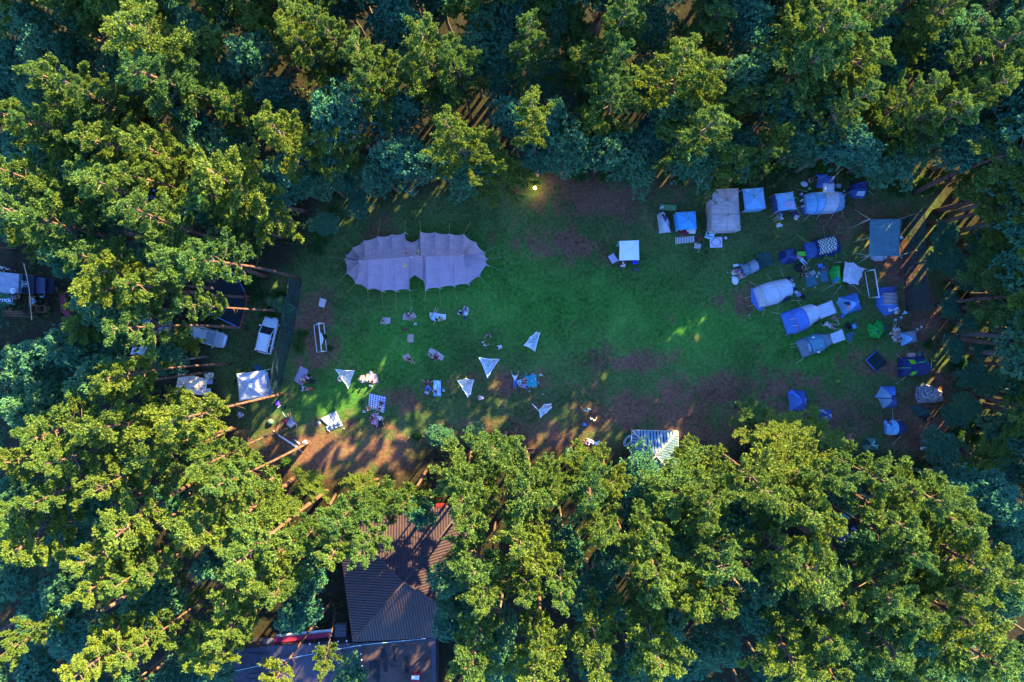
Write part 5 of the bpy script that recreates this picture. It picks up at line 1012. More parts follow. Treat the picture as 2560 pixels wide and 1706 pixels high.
# ---------------------------------------------------------------- picnics of the lawn
MATP = C('rosy_mat', (.46, .33, .36), .9, bump=.4, bscale=9); MATB = C('tan_mat', (.46, .30, .26), .9, bump=.4, bscale=9)
def bag(m): m.ball((0, 0, .16), (.22, .17, .18), 10, 7).tube([(-.12, 0, .3), (0, 0, .42), (.12, 0, .3)], .02)
cloth('O', [(55,395),(210,408),(225,525),(62,525)], MATP, 'rosy mat with a person in a white shirt, below the left door of the marquee', 'picnic mat', 'picnic_mat', 'rosy picnic mats')
cloth('O', [(215,400),(318,385),(366,465),(232,515)], MATP, 'rosy mat skewed to the right of the white shirted person', 'picnic mat', 'picnic_mat', 'rosy picnic mats', seed=2)
person('O', 178, 400, 'sit', 275, BLACKH, 'white', 'navy', 'person in white shirt on the rosy mat below the marquee', long_=False)
person('O', 268, 400, 'sit', 270, BROWNH, SKIN, 'cream', 'brown haired person sitting right of the one in the white shirt', long_=False)
smalls('O', [(235,320),(258,272)], 'white cup above the pair on rosy mats', 'cups above the rosy mats', 'cup')
smalls('O', [(335,612)], 'pair of white shoes below the pair on rosy mats', None, 'shoes')
solid('O', 110, 740, bag, CL['maroon'], 'handbag', 'dark red bag above the empty tan mat', 'bag')
cloth('O', [(645,362),(1003,405),(992,520),(645,465)], CL['white'], 'long white mat with two people, right of the rosy mats', 'picnic mat', 'picnic_mat')
person('O', 745, 430, 'lie', 70, BLACKH, 'sky', 'sky', 'person in pale clothes lying at the left end of the long white mat', long_=False)
person('O', 880, 470, 'cross', 290, BROWNH, 'cream', 'cream', 'dark haired person hunched at the right end of the long white mat')
person('O', 1290, 350, 'hug', 330, BLACKH, 'white', 'navy', 'person in white and navy sitting beside the white frisbee, left one')
person('O', 1448, 262, 'cross', 250, BLACKH, 'white', 'lilac', 'person in white sitting above the white frisbee')
solid('O', 1428, 375, lambda m: m.tube([(0, 0, .02), (0, 0, .05)], [.30, .27], 20), CL['white'], 'frisbee', 'white frisbee on the grass between two people in white', 'frisbee')
solid('O', 1418, 482, bag, NAVY, 'backpack', 'navy backpack on the grass below the white frisbee', 'backpack')
cloth('B', [(245,235),(331,238),(328,302),(240,300)], MATP, 'small rosy mat, leftmost below the marquee straps', 'picnic mat', 'picnic_mat', 'rosy picnic mats', seed=4)
person('B', 265, 270, 'cross', 265, BROWNH, SKIN, 'white', 'bare shouldered person on the leftmost small rosy mat')
cloth('O', [(165,838),(300,842),(292,1015),(158,1010)], MATB, 'empty tan mat in the middle of the left lawn', 'picnic mat', 'picnic_mat')
cloth('O', [(48,1310),(180,1250),(270,1370),(95,1420)], MATB, 'tan mat under a bare backed person', 'picnic mat', 'picnic_mat', seed=3)
person('O', 205, 1360, 'sit', 310, BROWNH, SKIN, 'black', 'bare backed person with legs over the edge of the tan mat', long_=False)
cloth('O', [(655,1135),(805,1190),(745,1290),(605,1225)], MATP, 'rosy mat of the left half of a double picnic mat', 'picnic mat', 'picnic_mat', seed=5)
cloth('O', [(805,1200),(965,1310),(912,1420),(760,1340)], MATP, 'rosy mat of the right half of a double picnic mat', 'picnic mat', 'picnic_mat', seed=6)
person('O', 700, 1275, 'cross', 230, BLACKH, 'pink', 'white', 'person in pink on the double rosy mat')
person('O', 805, 1300, 'hug', 250, BLACKH, 'maroon', 'maroon', 'black haired person in dark red on the double rosy mat')
person('P', 245, 328, 'stand', 250, BLACKH, 'pink', 'navy', 'standing person in pink, topmost of the three standing in mid field', sc=.95)
person('P', 172, 440, 'stand', 30, BLACKH, 'white', 'black', 'standing person in white and black, left of the three in mid field')
person('P', 405, 485, 'crouch', 200, BLACKH, 'white', 'white', 'crouching person in white, right of the three in mid field', sc=.9)
person('B', 1688, 920, 'lieup', 270, BLACKH, 'white', 'blue', 'person lying with both arms raised, left of the teal blanket')
cloth('B', [(1790,870),(1920,858),(1926,995),(1800,1000)], C('teal_blanket', (.03, .30, .36), .9, bump=.5, bscale=7), 'teal blanket scattered with cups in mid field', 'blanket', 'blanket')
person('B', 1808, 915, 'sit', 185, BLACKH, 'pink', 'pink', 'person in pink sitting on the teal blanket')
person('B', 1815, 985, 'sit', 170, BLACKH, 'blue', 'lilac', 'person in blue sitting on the teal blanket')
person('B', 1735, 925, 'hug', 280, BLONDH, 'sky', 'sky', 'person in pale blue between the raised arms and the teal blanket')
solid('B', 1840, 850, bag, DARKM, 'backpack', 'black backpack at the top edge of the teal blanket', 'backpack')
smalls('B', [(1810,848),(1880,850),(1905,905),(1915,970),(1885,985),(1870,930),(1940,945),(1785,960),(1845,1040),(1990,1070),(1985,865)], 'white cup on or near the teal blanket', 'cups around the teal blanket')
smalls('B', [(1965,862)], 'pale shoes right of the teal blanket', None, 'shoes', 'cream')
person('B', 742, 985, 'star', 270, REDH, 'maroon', 'blue', 'red haired person in blue trousers lying with arms spread')
cloth('B', [(800,920),(880,925),(882,1092),(798,1092)], pattern('sky_print', 'mottle', (.10,.42,.65), (.55,.60,.8), 5), 'sky blue printed towel right of the red haired person', 'towel', 'beach_towel')
person('B', 835, 1030, 'cross', 240, BLACKH, 'lilac', 'lilac', 'person sitting on the sky blue printed towel')
smalls('B', [(715,1052),(740,1060),(912,1030)], 'white shoes beside the sky blue printed towel', 'shoes near the sky blue towel', 'shoes')
person('B', 1335, 1105, 'crouch', 180, BLONDH, 'white', 'pink', 'crouching person in white and pink below the fan shaped tulle sail')
solid('B', 1272, 1115, bag, DARKM, 'handbag', 'black bag left of the crouching person in white and pink', 'bag')
person('L', 905, 625, 'reach', 130, BLACKH, 'sky', 'teal', 'person in pale blue bending with one arm out, right of the small tulle sail')
person('L', 950, 720, 'stand', 60, BLACKH, 'white', 'black', 'standing person in white near the small blue box')
solid('L', 878, 787, lambda m: m.box((0, 0, .17), (.40, .30, .34)).box((0, 0, .36), (.42, .32, .05)), COB, 'cool_box', 'small bright blue cool box below the person in white', 'cool box')
person('L', 975, 985, 'lie', 160, BLACKH, 'sky', 'lilac', 'person in lilac trousers reclining near the south edge of the field')
person('L', 925, 985, 'hug', 170, BLACKH, 'lilac', 'purple', 'person in purple sitting beside the reclining one at the south edge')
# cream mats with three people
for i, (q, l) in enumerate((([(0,865),(55,868),(50,945),(0,945)], 'leftmost'), ([(70,850),(132,845),(135,935),(62,945)], 'middle'), ([(132,850),(180,850),(203,945),(130,958)], 'rightmost'))):
    cloth('B', q, MATP, l+' of three rosy mats side by side above the checked blanket', 'picnic mat', 'picnic_mat', 'rosy picnic mats', seed=10+i)
person('B', 25, 905, 'cross', 230, BLONDH, 'cream', 'white', 'person in cream on the leftmost of the three mats')
person('B', 88, 905, 'cross', 260, BROWNH, 'white', 'white', 'person in a white hat on the middle of the three mats', hat='white')
person('B', 150, 925, 'sit', 180, BROWNH, 'pink', 'purple', 'person in pink on the rightmost of the three mats', long_=False)
solid('B', 118, 835, lambda m: m.tube([(0, 0, .02), (0, 0, .05)], [.2, .18], 18).tube([(0, 0, .05), (0, 0, .14)], [.11, .09], 14), CL['white'], 'sun_hat', 'white sun hat above the middle of the three mats', 'hat')
solid('B', 120, 978, bag, CL['white'], 'handbag', 'white bag below the three mats', 'bag')
cloth('N', [(1850,150),(2130,215),(2092,478),(1832,380)], pattern('gingham', 'check', (.80,.80,.85), (.05,.05,.25), 7, m_=7), 'navy and white gingham blanket with three people', 'blanket', 'blanket')
person('N', 2062, 285, 'cross', 270, BLACKH, 'purple', 'purple', 'person in purple at the right edge of the gingham blanket')
person('N', 2040, 395, 'sit', 200, BLACKH, 'white', 'pink', 'person in white at the lower right of the gingham blanket', long_=False)
person('N', 1830, 400, 'cross', 30, BROWNH, SKIN, 'brown', 'bare shouldered person at the lower left of the gingham blanket', long_=False)
solid('N', 1775, 450, bag, CL['white'], 'handbag', 'white bag left of the gingham blanket', 'bag'); solid('N', 1745, 300, bag, BLACKC, 'backpack', 'black backpack left of the gingham blanket', 'backpack')
cloth('N', [(1885,490),(2010,485),(1995,680),(1872,665)], pattern('red_plaid', 'plaid', (.35,.02,.10), (.75,.5,.6), 6, m_=8), 'red plaid blanket below the gingham one', 'blanket', 'blanket', seed=2)
person('N', 2030, 600, 'lie', 275, BLACKH, 'white', 'black', 'person in white top and black trousers lying beside the red plaid blanket')
person('N', 1885, 550, 'cross', 300, BLACKH, 'black', 'maroon', 'black haired person on the red plaid blanket')
smalls('N', [(1960,480),(2000,478),(1985,490),(2085,650),(1975,695)], 'white cup along the seam of the gingham and plaid blankets', 'cups by the plaid blanket')
cloth('N', [(1042,575),(1310,445),(1375,605),(1185,700)], pattern('grey_stripe', 'thin', (.26,.32,.38), (.60,.60,.60), 6), 'grey blanket with white stripes over a blue mat', 'blanket', 'striped_blanket', h=.10)
solid('N', 1280, 690, lambda m: m.box((0, 0, .06), (1.85, .55, .12)).box((-.5, .0, .14), (.42, .42, .03), .7, mi=1).box((0, .0, .14), (.42, .42, .03), .7, mi=1).box((.5, .0, .14), (.42, .42, .03), .7, mi=1), [MID, NAVY], 'foam_mat', 'blue foam mat with dark diamonds under the grey striped blanket', 'mat', ang=20)
solid('N', 1028, 642, lambda m: m.tube([(0, 0, .02), (0, 0, .05)], [.2, .18], 18).tube([(0, 0, .05), (0, 0, .15)], [.11, .09], 14, mi=1), [CL['white'], CL['grey']], 'sun_hat', 'straw hat left of the grey striped blanket', 'hat')
smalls('N', [(1245,712),(1200,770),(1440,730)], 'white cup near the blue foam mat', 'cups by the foam mat')
cloth('H', [(412,655),(490,690),(432,845),(352,790)], pattern('lilac_weave', 'zigzag', (.20,.15,.24), (.42,.36,.46), 12, m_=14), 'patterned lilac blanket left of three people', 'blanket', 'blanket')
person('H', 445, 778, 'cross', 260, BLONDH, 'cream', 'red', 'fair haired person at the corner of the patterned lilac blanket')
person('H', 505, 775, 'lie', 325, BLACKH, 'pink', 'black', 'person in pink and black lying toward the lower right')
person('H', 450, 862, 'sit', 350, BLACKH, 'lilac', 'navy', 'person sitting below the patterned lilac blanket', long_=False)
solid('H', 520, 868, bag, CL['red'], 'handbag', 'red bag beside the lowest of the three people', 'bag'); solid('H', 500, 745, bag, BLACKC, 'backpack', 'black bag above the person in pink and black', 'backpack')
cloth('H', [(598,18),(658,38),(635,115),(582,95)], C('pale_pink_paper', (.6, .45, .48), .9, bump=.3), 'pale pink towel with a dark spot above the football goal', 'towel', 'towel', bump=.08)
# beanbag sleeper
solid('N', 565, 650, lambda m: m.ball((0, 0, .2), (.52, .42, .24), 16, 8), CL['grey'], 'beanbag', 'grey beanbag under the person in lilac top', 'beanbag', ang=-40)
person('N', 590, 600, 'lie', 112, BLACKH, 'lilac', 'grey', 'person in lilac top and grey shorts lying back on a grey beanbag', long_=False, h=.18)
solid('N', 515, 605, lambda m: m.ball((0, 0, .24), .25, 14, 10), C('red_ball', (.6, .02, .08), .35), 'ball', 'shiny red ball beside the grey beanbag', 'ball')
solid('N', 465, 515, lambda m: m.tube([(0, -.5, .03), (0, .5, .03)], .035), CL['sky'], 'tent_pole', 'pale blue pole lying above the red ball', 'pole', ang=32)
smalls('N', [(472,385)], 'pair of black shoes above the lying person in lilac', None, 'shoes', 'black')
solid('N', 362, 310, lambda m: m.box((0, 0, .3), (.34, .62, .6), taper=.7).tube([(0, .3, .3), (0, .3, .8)], .03), C('violet_plastic', (.10, .04, .6)), 'ride_on_toy', 'violet ride-on toy beside the trunk at the left edge of the lawn', 'toy', ang=5)
solid('N', 378, 370, lambda m: m.box((0, 0, .03), (.5, .12, .06)), CL['white'], 'board', 'white board on the ground below the violet toy', 'board', ang=35)
solid('N', 245, 615, lambda m: m.ball((0, 0, .2), (.42, .34, .26), 10, 6), Fb('dull_green_cloth', 0), 'beanbag', 'dull green beanbag on the bare earth left of the red ball', 'beanbag')
solid('N', 410, 690, lambda m: m.box((0, 0, .4), (.5, 1.4, .05)).box((0, -.55, .2), (.4, .06, .4)).box((0, .55, .2), (.4, .06, .4)), CL['brown'], 'garden_bench', 'brown bench beside the leaning trunk at the left edge of the lawn', 'bench', ang=-28)
def panel(m): m.add([(-1.35,.75,.05),(-1.1,.78,.05),(1.3,-.62,.12),(1.15,-.9,.05)], [(0,1,2,3)]).tube([(-1.9,1.35,.06),(1.55,-1.2,.06)], .04)
solid('N', 545, 950, panel, CL['white'], 'white_board', 'long white board lying left of the tree wrapped with a yellow band', 'board', h=.05)
solid('N', 680, 955, lambda m: m.box((0, 0, .06), (1.0, .10, .1)), CL['white'], 'plank', 'short white plank left of the tree wrapped with a yellow band', 'plank', ang=-40)
sl = empty('tree_sign', W('N', 770, 990, 0), 'small sign board and yellow band fixed round a trunk foot', 'sign')
MB().tube([W('N', 725, 1022, .9), W('N', 732, 1018, 1.3)], .27, 14).build('yellow_band', C('ochre_band', (.30,.20,.04)), sl); MB().box(W('N', 800, 960, .8), (.5, .5, .05), .6).build('board', PALE, sl); MB().tube([W('N', 800, 960, 0), W('N', 800, 960, .8)], .03).build('post', DARKM, sl)
solid('N', 845, 930, lambda m: m.box((0, 0, .05), (.5, .1, .1)), CL['brown'], 'plank', 'brown plank right of the small sign board', 'plank', ang=-45)
person('I', 712, 1488, 'cross', 60, BLACKH, 'pink', 'white', 'person in pink sitting on bare earth below the white gazebo')
person('I', 688, 1378, 'stand', 200, BROWNH, 'maroon', 'maroon', 'person in dark red standing between two trunks below the white gazebo', sc=.8)
# ---------------------------------------------------------------- left: cars, gazebos, canopy
WPAINT = mat('white_paint', (.66, .70, .78), .3, coat=.5, spec=.5); SPAINT = mat('silver_paint', (.42, .46, .52), .3, metal=.3, coat=.5); DPAINT = mat('grey_paint', (.30, .36, .44), .3, coat=.5)
car('I', 960, 700, 76, WPAINT, 'white minivan parked beside the tall ball net')
car('I', 375, 715, -16, SPAINT, 'silver car with dark grille, half under trees left of the white minivan')
car('J', 2110, 1040, -22, DPAINT, 'pale car under sunlit branches, farthest left of the parked three')
car('Z', 98, 905, 58, SPAINT, 'silver car hidden under trees near the left edge of the photo')
gazebo('I', [(672,1080),(945,1042),(970,1305),(700,1345)], [(790,1200)], 2.3, 3.1, PALE, 'white peaked gazebo beside the long leaning trunk', group='party tents', seam=BLUE)
cloth('I', [(945,1050),(975,1060),(1028,1270),(965,1310)], BLUE, 'pale blue side sheet right of the white peaked gazebo', 'side sheet', 'side_sheet', h=.9, bump=.1)
solid('I', 890, 1020, lambda m: m.ball((0, 0, .3), (.6, .35, .3), 12, 6), pattern('blue_net', 'mottle', (.02,.08,.15), (.1,.3,.4), 12), 'net_pile', 'dark blue net heaped above the white peaked gazebo', 'net pile', ang=-20)
solid('I', 985, 1110, lambda m: m.box((0, 0, .3), (.4, .8, .6)).box((0, 0, .62), (.44, .84, .04)), CL['maroon'], 'cabinet', 'dark red cabinet at the upper right of the white peaked gazebo', 'cabinet')
gazebo('I', [(105,1065),(378,1132),(355,1290),(72,1250)], [(150,1190),(240,1215)], 2.3, 3.1, C('cream_cloth', (.62, .50, .44)), 'cream party tent with ridge roof left of the white peaked gazebo', group='party tents', seam=C('brown_seam', 0), walls='S')
cloth('I', [(355,1062),(462,1068),(450,1110),(375,1125)], CL['cream'], 'crumpled cream sheet at the corner of the cream party tent', 'sheet', 'sheet', h=1.2, bump=.4)
for x, y, l, m in ((412,1155,'blue box at the right of the cream party tent', 'lilac'), (395,1240,'white crate of clothes right of the cream party tent', 'white')): solid('I', x, y, lambda mm: mm.box((0, 0, .25), (.6, .5, .5)).box((0, 0, .52), (.4, .3, .1), .4), CL[m], 'crate', l, 'crate')
cs_ = empty('shade_sail', W('I', 620, 350, 0), 'dark blue triangular shade sail with red and blue edge, left of the minivan', 'shade sail')
mbp = MB(); v = [W('I', x, y, 2.6) for x, y in ((575,0),(650,110),(710,200),(755,275),(768,350),(760,430),(735,520),(700,625),(560,560),(415,490),(300,440),(260,300),(330,150),(450,40))]; mbp.add(v, [tuple(range(len(v)))]); mbp.build('sail_cloth', C('dark_sail', (.004, .010, .016)), cs_, .02)
MB().tube(v[:4], .035, 5).build('blue_edge', COB, cs_); MB().tube(v[3:8], .045, 5).build('red_edge', C('red_edge_tape', (.5, .03, .04)), cs_); MB().tube(v[7:11], .05, 5).build('blue_edge', COB, cs_)
for k in (0, 4, 7, 10): MB().tube([(v[k].x, v[k].y, 0), v[k]], .04).build('pole', DARKM, cs_)
dome('J', [(1840,1270),(1960,1255),(2140,1370),(2030,1480),(1970,1510),(1800,1500)], (1960,1390), 1.6, PALE, 'pale dome tent under dark branches below the pale car', group='dome tents')
cloth('I', [(430,255),(505,265),(495,290),(425,285)], COB, 'bright blue sheet among the trees above the dark shade sail', 'sheet', 'sheet', h=1.5)
cloth('J', [(830,640),(930,610),(900,860),(850,880)], CL['maroon'], 'dark red carpet in the shade right of the food truck', 'carpet', 'carpet')
cloth('J', [(850,880),(960,870),(1000,980),(960,1000)], CL['maroon'], 'dark red carpet strip running down from the food truck carpet', 'carpet', 'carpet', h=.08)
cloth('J', [(1340,1100),(1440,1120),(1430,1280),(1345,1210)], CL['red'], 'bright red sheet glimpsed between branches left of the pale dome tent', 'sheet', 'sheet', h=.8, bump=.2)
# food truck
ft = empty('food_truck', W('R', 230, 330, 0), 'dark food truck with pale box roof and painted-reflection windscreen at the left edge', 'food truck')
def rbox(par, name, c, p, z0, z1, m):
    mb = MB(); v = [W(c, x, y, z1) for x, y in p]; b4 = [Vector((q.x, q.y, z0)) for q in v]; n = len(v); mb.add(v+b4, [tuple(range(n))]+[(i, i+n, (i+1) % n+n, (i+1) % n) for i in range(n)]); return mb.build(name, m, par)
rbox(ft, 'box_body', 'R', [(-110,118),(300,165),(285,470),(-110,450)], .5, 2.7, C('truck_side', (.10, .16, .26))); rbox(ft, 'box_roof', 'R', [(-114,122),(302,160),(288,466),(-114,456)], 2.705, 2.77, C('truck_roof', (.26, .28, .38), .5, var=.2))
rbox(ft, 'cab', 'R', [(300,165),(545,190),(545,475),(290,470)], .45, 2.1, C('truck_cab', (.015, .02, .04), .3)); rbox(ft, 'windscreen', 'R', [(555,200),(718,225),(712,478),(530,470)], 1.6, 1.75, pattern('painted_reflection_glass', 'mottle', (.05,.06,.12), (.5,.5,.65), 4))  # sky reflection is put into the windscreen colour
rbox(ft, 'hood', 'R', [(718,225),(860,250),(850,470),(712,478)], .45, 1.3, C('truck_cab', 0)); rbox(ft, 'roof_hatch', 'R', [(310,250),(358,262),(355,378),(303,378)], 2.1, 2.2, CL['sky'])
for x, y in ((840,300),(840,430)): MB().box(W('R', x, y, 1.1), (.2, .5, .25)).build('headlight', LENS, ft)
MB().ball(W('R', 210, 430, 2.8), (.35, .35, .15), 12, 6).build('roof_vent', PALE, ft)
MB().tube([W('R', 415, 325, 2.15)+Vector((.3*math.cos(a*.4), .3*math.sin(a*.4), 0)) for a in range(17)], .03, 5).build('roof_ring', PALE, ft); MB().ball(W('R', 415, 323, 2.2), .12, 10, 6).build('beacon', CL['sky'], ft)
for x, y in ((100,150),(100,455),(700,240),(700,470)): q = W('R', x, y, 0); wh = MB().tube([q+Vector((0, -.12, .38)), q+Vector((0, .12, .38))], .38, 16).build('wheel', RUBBER, ft)
# sign with the truck's lettering
sg = empty('truck_sign', W('R', 60, 560, 0), 'black sign board lettered in white below the food truck', 'sign')
pb = [(-110,465),(188,470),(202,638),(-110,615)]; rbox(sg, 'board', 'R', pb, 1.0, 1.06, C('sign_black', (.012, .02, .05)))
mbp = MB()
for i in range(4): mbp.tube([W('R', *pb[i], 1.08), W('R', *pb[(i+1) % 4], 1.08)], .035, 4)
mbp.build('board_frame', CL['sky'], sg)
for k in (0, 1): q = W('R', 70+60*k, 560, 0); MB().tube([q, q+Vector((0, 0, 1.0))], .04).build('post', DARKM, sg)
for txt, x, y, s, sx in (('Indian', 78, 505, .62, 1), ('Food Truck', 60, 575, .80, 1)):
    cu = bpy.data.curves.new('lettering', 'FONT'); cu.body = txt; cu.size = s; cu.align_x = 'RIGHT'; cu.align_y = 'CENTER'; cu.extrude = .008; cu.offset = .012; o = link('lettering', cu, sg)
    me_ = bpy.data.meshes.new_from_object(o.evaluated_get(bpy.context.evaluated_depsgraph_get())); bpy.data.objects.remove(o); o = link('lettering', me_, sg)
    p = W('R', 138 if txt == 'Indian' else 182, y+6, 1.09)-sg.location; o.location = p; o.rotation_euler = (0, 0, math.radians(-3)); me_.materials.append(C('letter_white', (.75, .8, .9)))
person('R', 660, 605, 'stand', 180, BLACKH, 'sky', 'navy', 'person in pale blue beside the low table right of the food truck')
solid('R', 555, 590, lambda m: m.box((0, 0, .45), (.8, 1.1, .05)).box((0, -.45, .22), (.7, .06, .44)).box((0, .45, .22), (.7, .06, .44)), CL['brown'], 'wooden_table', 'low wooden table right of the truck sign', 'table')
person('R', 780, 530, 'stand', 90, BLACKH, 'teal', 'navy', 'person in teal at the nose of the food truck')
person('R', 265, 525, 'lie', 200, BLACKH, SKIN, 'pink', 'barely dressed person reclining right of the black truck sign', long_=False)
person('R', 150, 740, 'sit', 320, BLACKH, 'black', 'brown', 'person in black sitting far below the truck sign', long_=False)
person('R', 30, 72, 'stand', 200, BLACKH, 'blue', 'navy', 'person in blue above the food truck roof, leftmost'); person('R', 180, 80, 'stand', 240, BLONDH, 'sky', 'navy', 'person in pale blue above the food truck roof'); person('R', 238, 100, 'stand', 260, BLACKH, 'grey', 'navy', 'person in grey above the right corner of the food truck roof')
def frame3(m):
    for a in (-.9, -.1, .9): m.box((a, 0, .4), (.06, .8, .8))
    m.box((0, .38, .8), (1.9, .05, .05)).box((0, -.38, .8), (1.9, .05, .05))
solid('R', 665, 725, frame3, CL['brown'], 'wooden_rack', 'open wooden rack below the low table by the food truck', 'rack')
ln = empty('cable', W('R', 450, 400, 0), 'thin pale cable strung beside the food truck', 'cable'); MB().tube([W('R', 378, -10, 3.6), W('R', 430, 200, 3.2), W('R', 470, 430, 3.0), W('R', 510, 900, 2.8)], .035, 5).build('wire', CL['cream'], ln)
# ---------------------------------------------------------------- lower: hipped roof, flat roof, shelter
RIBM = mat('ribbed_sheet', (.046, .027, .036), .45, spec=.4, var=.15, vscale=1.2)
def ribroof(c, corners, apex, eh, ah, label, m, pitch, amp, name, cat, wall=None, hipm=None, deep=.9, shade_m=None):
    q = [W(c, x, y, eh) for x, y in corners]; ap = W(c, *apex, ah); ct = sum(q, Vector())/4; o = empty(name, (ct.x, ct.y, 0), label, cat)
    for i in range(4):
        a, b_ = q[i], q[(i+1) % 4]; e = (b_-a); L = e.length; ed = e/L; mb = MB(); vs = []; n = int(L/pitch)*2; nrm = e.cross(ap-a).normalized()
        if nrm.z < 0: nrm = -nrm
        ta = (ap-a).dot(ed)
        dn = (ap-a)-ed*ta
        prev = None
        for k in range(n*2+1):
            s = L*k/(n*2); lim = (s/ta) if s <= ta else (L-s)/(L-ta); up = nrm*(amp if (k//2) % 2 else 0)
            p0 = a+ed*s+up; p1 = a+ed*s+dn*max(0, lim)+up; vs += [p0, p1]
        for k in range(n*2): mb.add(vs[2*k:2*k+4], [(0, 1, 3, 2)], mi=1 if k % 4 == 1 else 0)  # one strip per rib is coloured dark, standing in for shade
        mb.build('roof_slope', [m, shade_m or m], o)
        MB().tube([a+Vector((0, 0, amp)), ap+Vector((0, 0, amp))], .09 if amp > .03 else .05, 6).build('hip_cap', hipm or m, o)
        MB().tube([a-Vector((0, 0, .08)), b_-Vector((0, 0, .08))], .09, 6).build('gutter', hipm or m, o)
    if wall:
        z = [ct+(p-ct)*deep for p in q]
        for i in range(4):
            a, b_ = z[i], z[(i+1) % 4]; mb = MB(); mb.add([(a.x, a.y, 0), (b_.x, b_.y, 0), (b_.x, b_.y, eh+.1), (a.x, a.y, eh+.1)], [(0, 1, 2, 3)]); mb.build('wall', wall, o, .12)
    else:
        for p in [ct+(p-ct)*.93 for p in q]: MB().box((p.x, p.y, eh/2), (.14, .14, eh)).build('post', GBARK, o)
    return o
WOODW = C('timber_wall', (.16, .09, .06), .8, bump=.4)
rr0 = ribroof('K', [(868,262),(1860,205),(2050,1195),(1000,1252)], (1395,790), 3.0, 6.0, 'brown ribbed metal hipped roof of the hall at the bottom of the photo', RIBM, .30, .09, 'hall', 'building', wall=WOODW, shade_m=mat('rib_shade', (.036, .022, .028), .7), hipm=mat('ridge_cap', (.05, .032, .04), .5))  # shade beside the ribs is painted as darker strips
rbox(rr0, 'red_fascia', 'K', [(1640,192),(1715,188),(1715,212),(1640,216)], 2.7, 3.1, C('red_fascia_paint', (.16, .01, .015)))
BIT = mat('roofing_felt', (.032, .026, .050), .45, .6, 2.5, .35, .8, spec=.5); BIT2 = mat('stained_felt', (.06, .036, .035), .55, .5, 3, .5, .6)
fl = empty('flat_roofed_building', W('K', 800, 1500, 0), 'low building with wrinkled black felt flat roof beside the hall', 'building')
rbox(fl, 'flat_roof', 'K', [(80,1310),(560,1275),(970,1268),(1640,1225),(1640,1850),(60,1850)], .1, 2.7, BIT)
rbox(fl, 'stained_panel', 'K', [(1060,1285),(1600,1250),(1620,1640),(1075,1640)], 2.70, 2.712, BIT2)
rq = random.Random(4); FE = mat('felt_edge', (.03, .03, .045), .6)
for k in range(46):
    mbp = MB()
    x, y = rq.uniform(120, 1600), rq.uniform(1330, 1690)
    if rq.random() < .5: mbp.tube([W('K', x, y, 2.72), W('K', x+rq.uniform(20, 110), y+rq.uniform(-12, 4), 2.72)], .03, 4)
    else: mbp.tube([W('K', x, y, 2.72), W('K', x+rq.uniform(-5, 8), y+rq.uniform(25, 90), 2.72)], .025, 4)
    mbp.build('felt_seam', FE, fl)

for k in range(9):
    x, y = rq.uniform(1070, 1400), rq.uniform(1290, 1420); w = rq.uniform(15, 38); hh = rq.uniform(60, 170); rbox(fl, 'patch', 'K', [(x, y), (x+w, y-3), (x+w+6, y+hh), (x+4, y+hh-8)], 2.71, 2.722+.002*k, mat('tar', (.012, .012, .018), .35) if k == 0 else bpy.data.materials['tar'])
BULB = mat('bulb_glass', (.85, .85, .8), .3)
gl = empty('bulb_string', W('K', 700, 1260, 0), 'string of white bulbs along the edge of the flat black roof', 'light string'); pts = [(665,1270),(737,1263),(812,1257),(884,1252),(950,1247)]
MB().tube([W('K', x, y, 2.9) for x, y in pts], .02, 4).build('cable', DARKM, gl)
for x, y in pts: MB().ball(W('K', x, y, 2.86), .09, 8, 6).build('bulb', BULB, gl)
gl = empty('bulb_string', W('K', 1060, 1350, 0), 'string of white bulbs running down over the stained felt panel', 'light string'); pts = [(1053,1283),(1062,1348),(1066,1395),(1070,1440),(1065,1530)]
MB().tube([W('K', x, y, 2.9) for x, y in pts], .02, 4).build('cable', DARKM, gl)
for x, y in pts: MB().ball(W('K', x, y, 2.86), .09, 8, 6).build('bulb', BULB, gl)
ln = empty('cable', W('K', 900, 1300, 0), 'pale cable strung over the flat black roof to the hall eave', 'cable'); MB().tube([W('K', 95, 1480, 3.0), W('K', 600, 1365, 3.1), W('K', 1060, 1280, 3.3), W('K', 1560, 1230, 3.3)], .03, 5).build('wire', CL['sky'], ln)
solid('K', 1492, 1520, lambda m: m.box((0, 0, .45), (.8, 1.1, .9)).box((0, .32, .93), (.84, .45, .06), mi=1), [CL['maroon'], CL['white']], 'roof_unit', 'red and white roof unit on the flat black roof', 'roof unit', h=2.7, ang=-3)
aw = empty('red_awning', W('T', 530, 230, 0), 'long dark red awning with a white front edge above the flat black roof', 'awning')
rbox(aw, 'awning_cloth', 'T', [(200,245),(858,185),(860,232),(205,308)], 2.2, 2.3, C('awning_red', (.26, .015, .05))); rbox(aw, 'white_edge', 'T', [(230,212),(850,150),(858,183),(225,240)], 1.9, 2.0, C('awning_white', (.5, .55, .6)))
for x, y in ((210,280),(530,230),(850,200)): q = W('T', x, y, 2.2); MB().tube([(q.x, q.y, 0), q], .04).build('post', DARKM, aw)
cloth('T', [(80,265),(200,250),(205,310),(75,330)], C('grey_sheet', (.14,.13,.17)), 'grey platform left of the dark red awning', 'platform', 'platform', h=1.9, th=.2, bump=0)
stp = empty('wooden_steps', W('T', 950, 170, 0), 'grey steps between the dark red awning and the hall', 'steps')
for k, (y0, y1) in enumerate(((105,138),(138,185),(185,240))): rbox(stp, 'step', 'T', [(878,y0),(1010,y0-8),(1012,y1-8),(880,y1)], 0, .5+.25*k, C('grey_sheet', 0))
person('T', 845, 165, 'stand', 230, BLACKH, 'white', 'black', 'person in white standing at the end of the dark red awning')
person('T', 880, 215, 'stand', 200, BLACKH, 'black', 'black', 'person in black beside the steps at the end of the dark red awning')
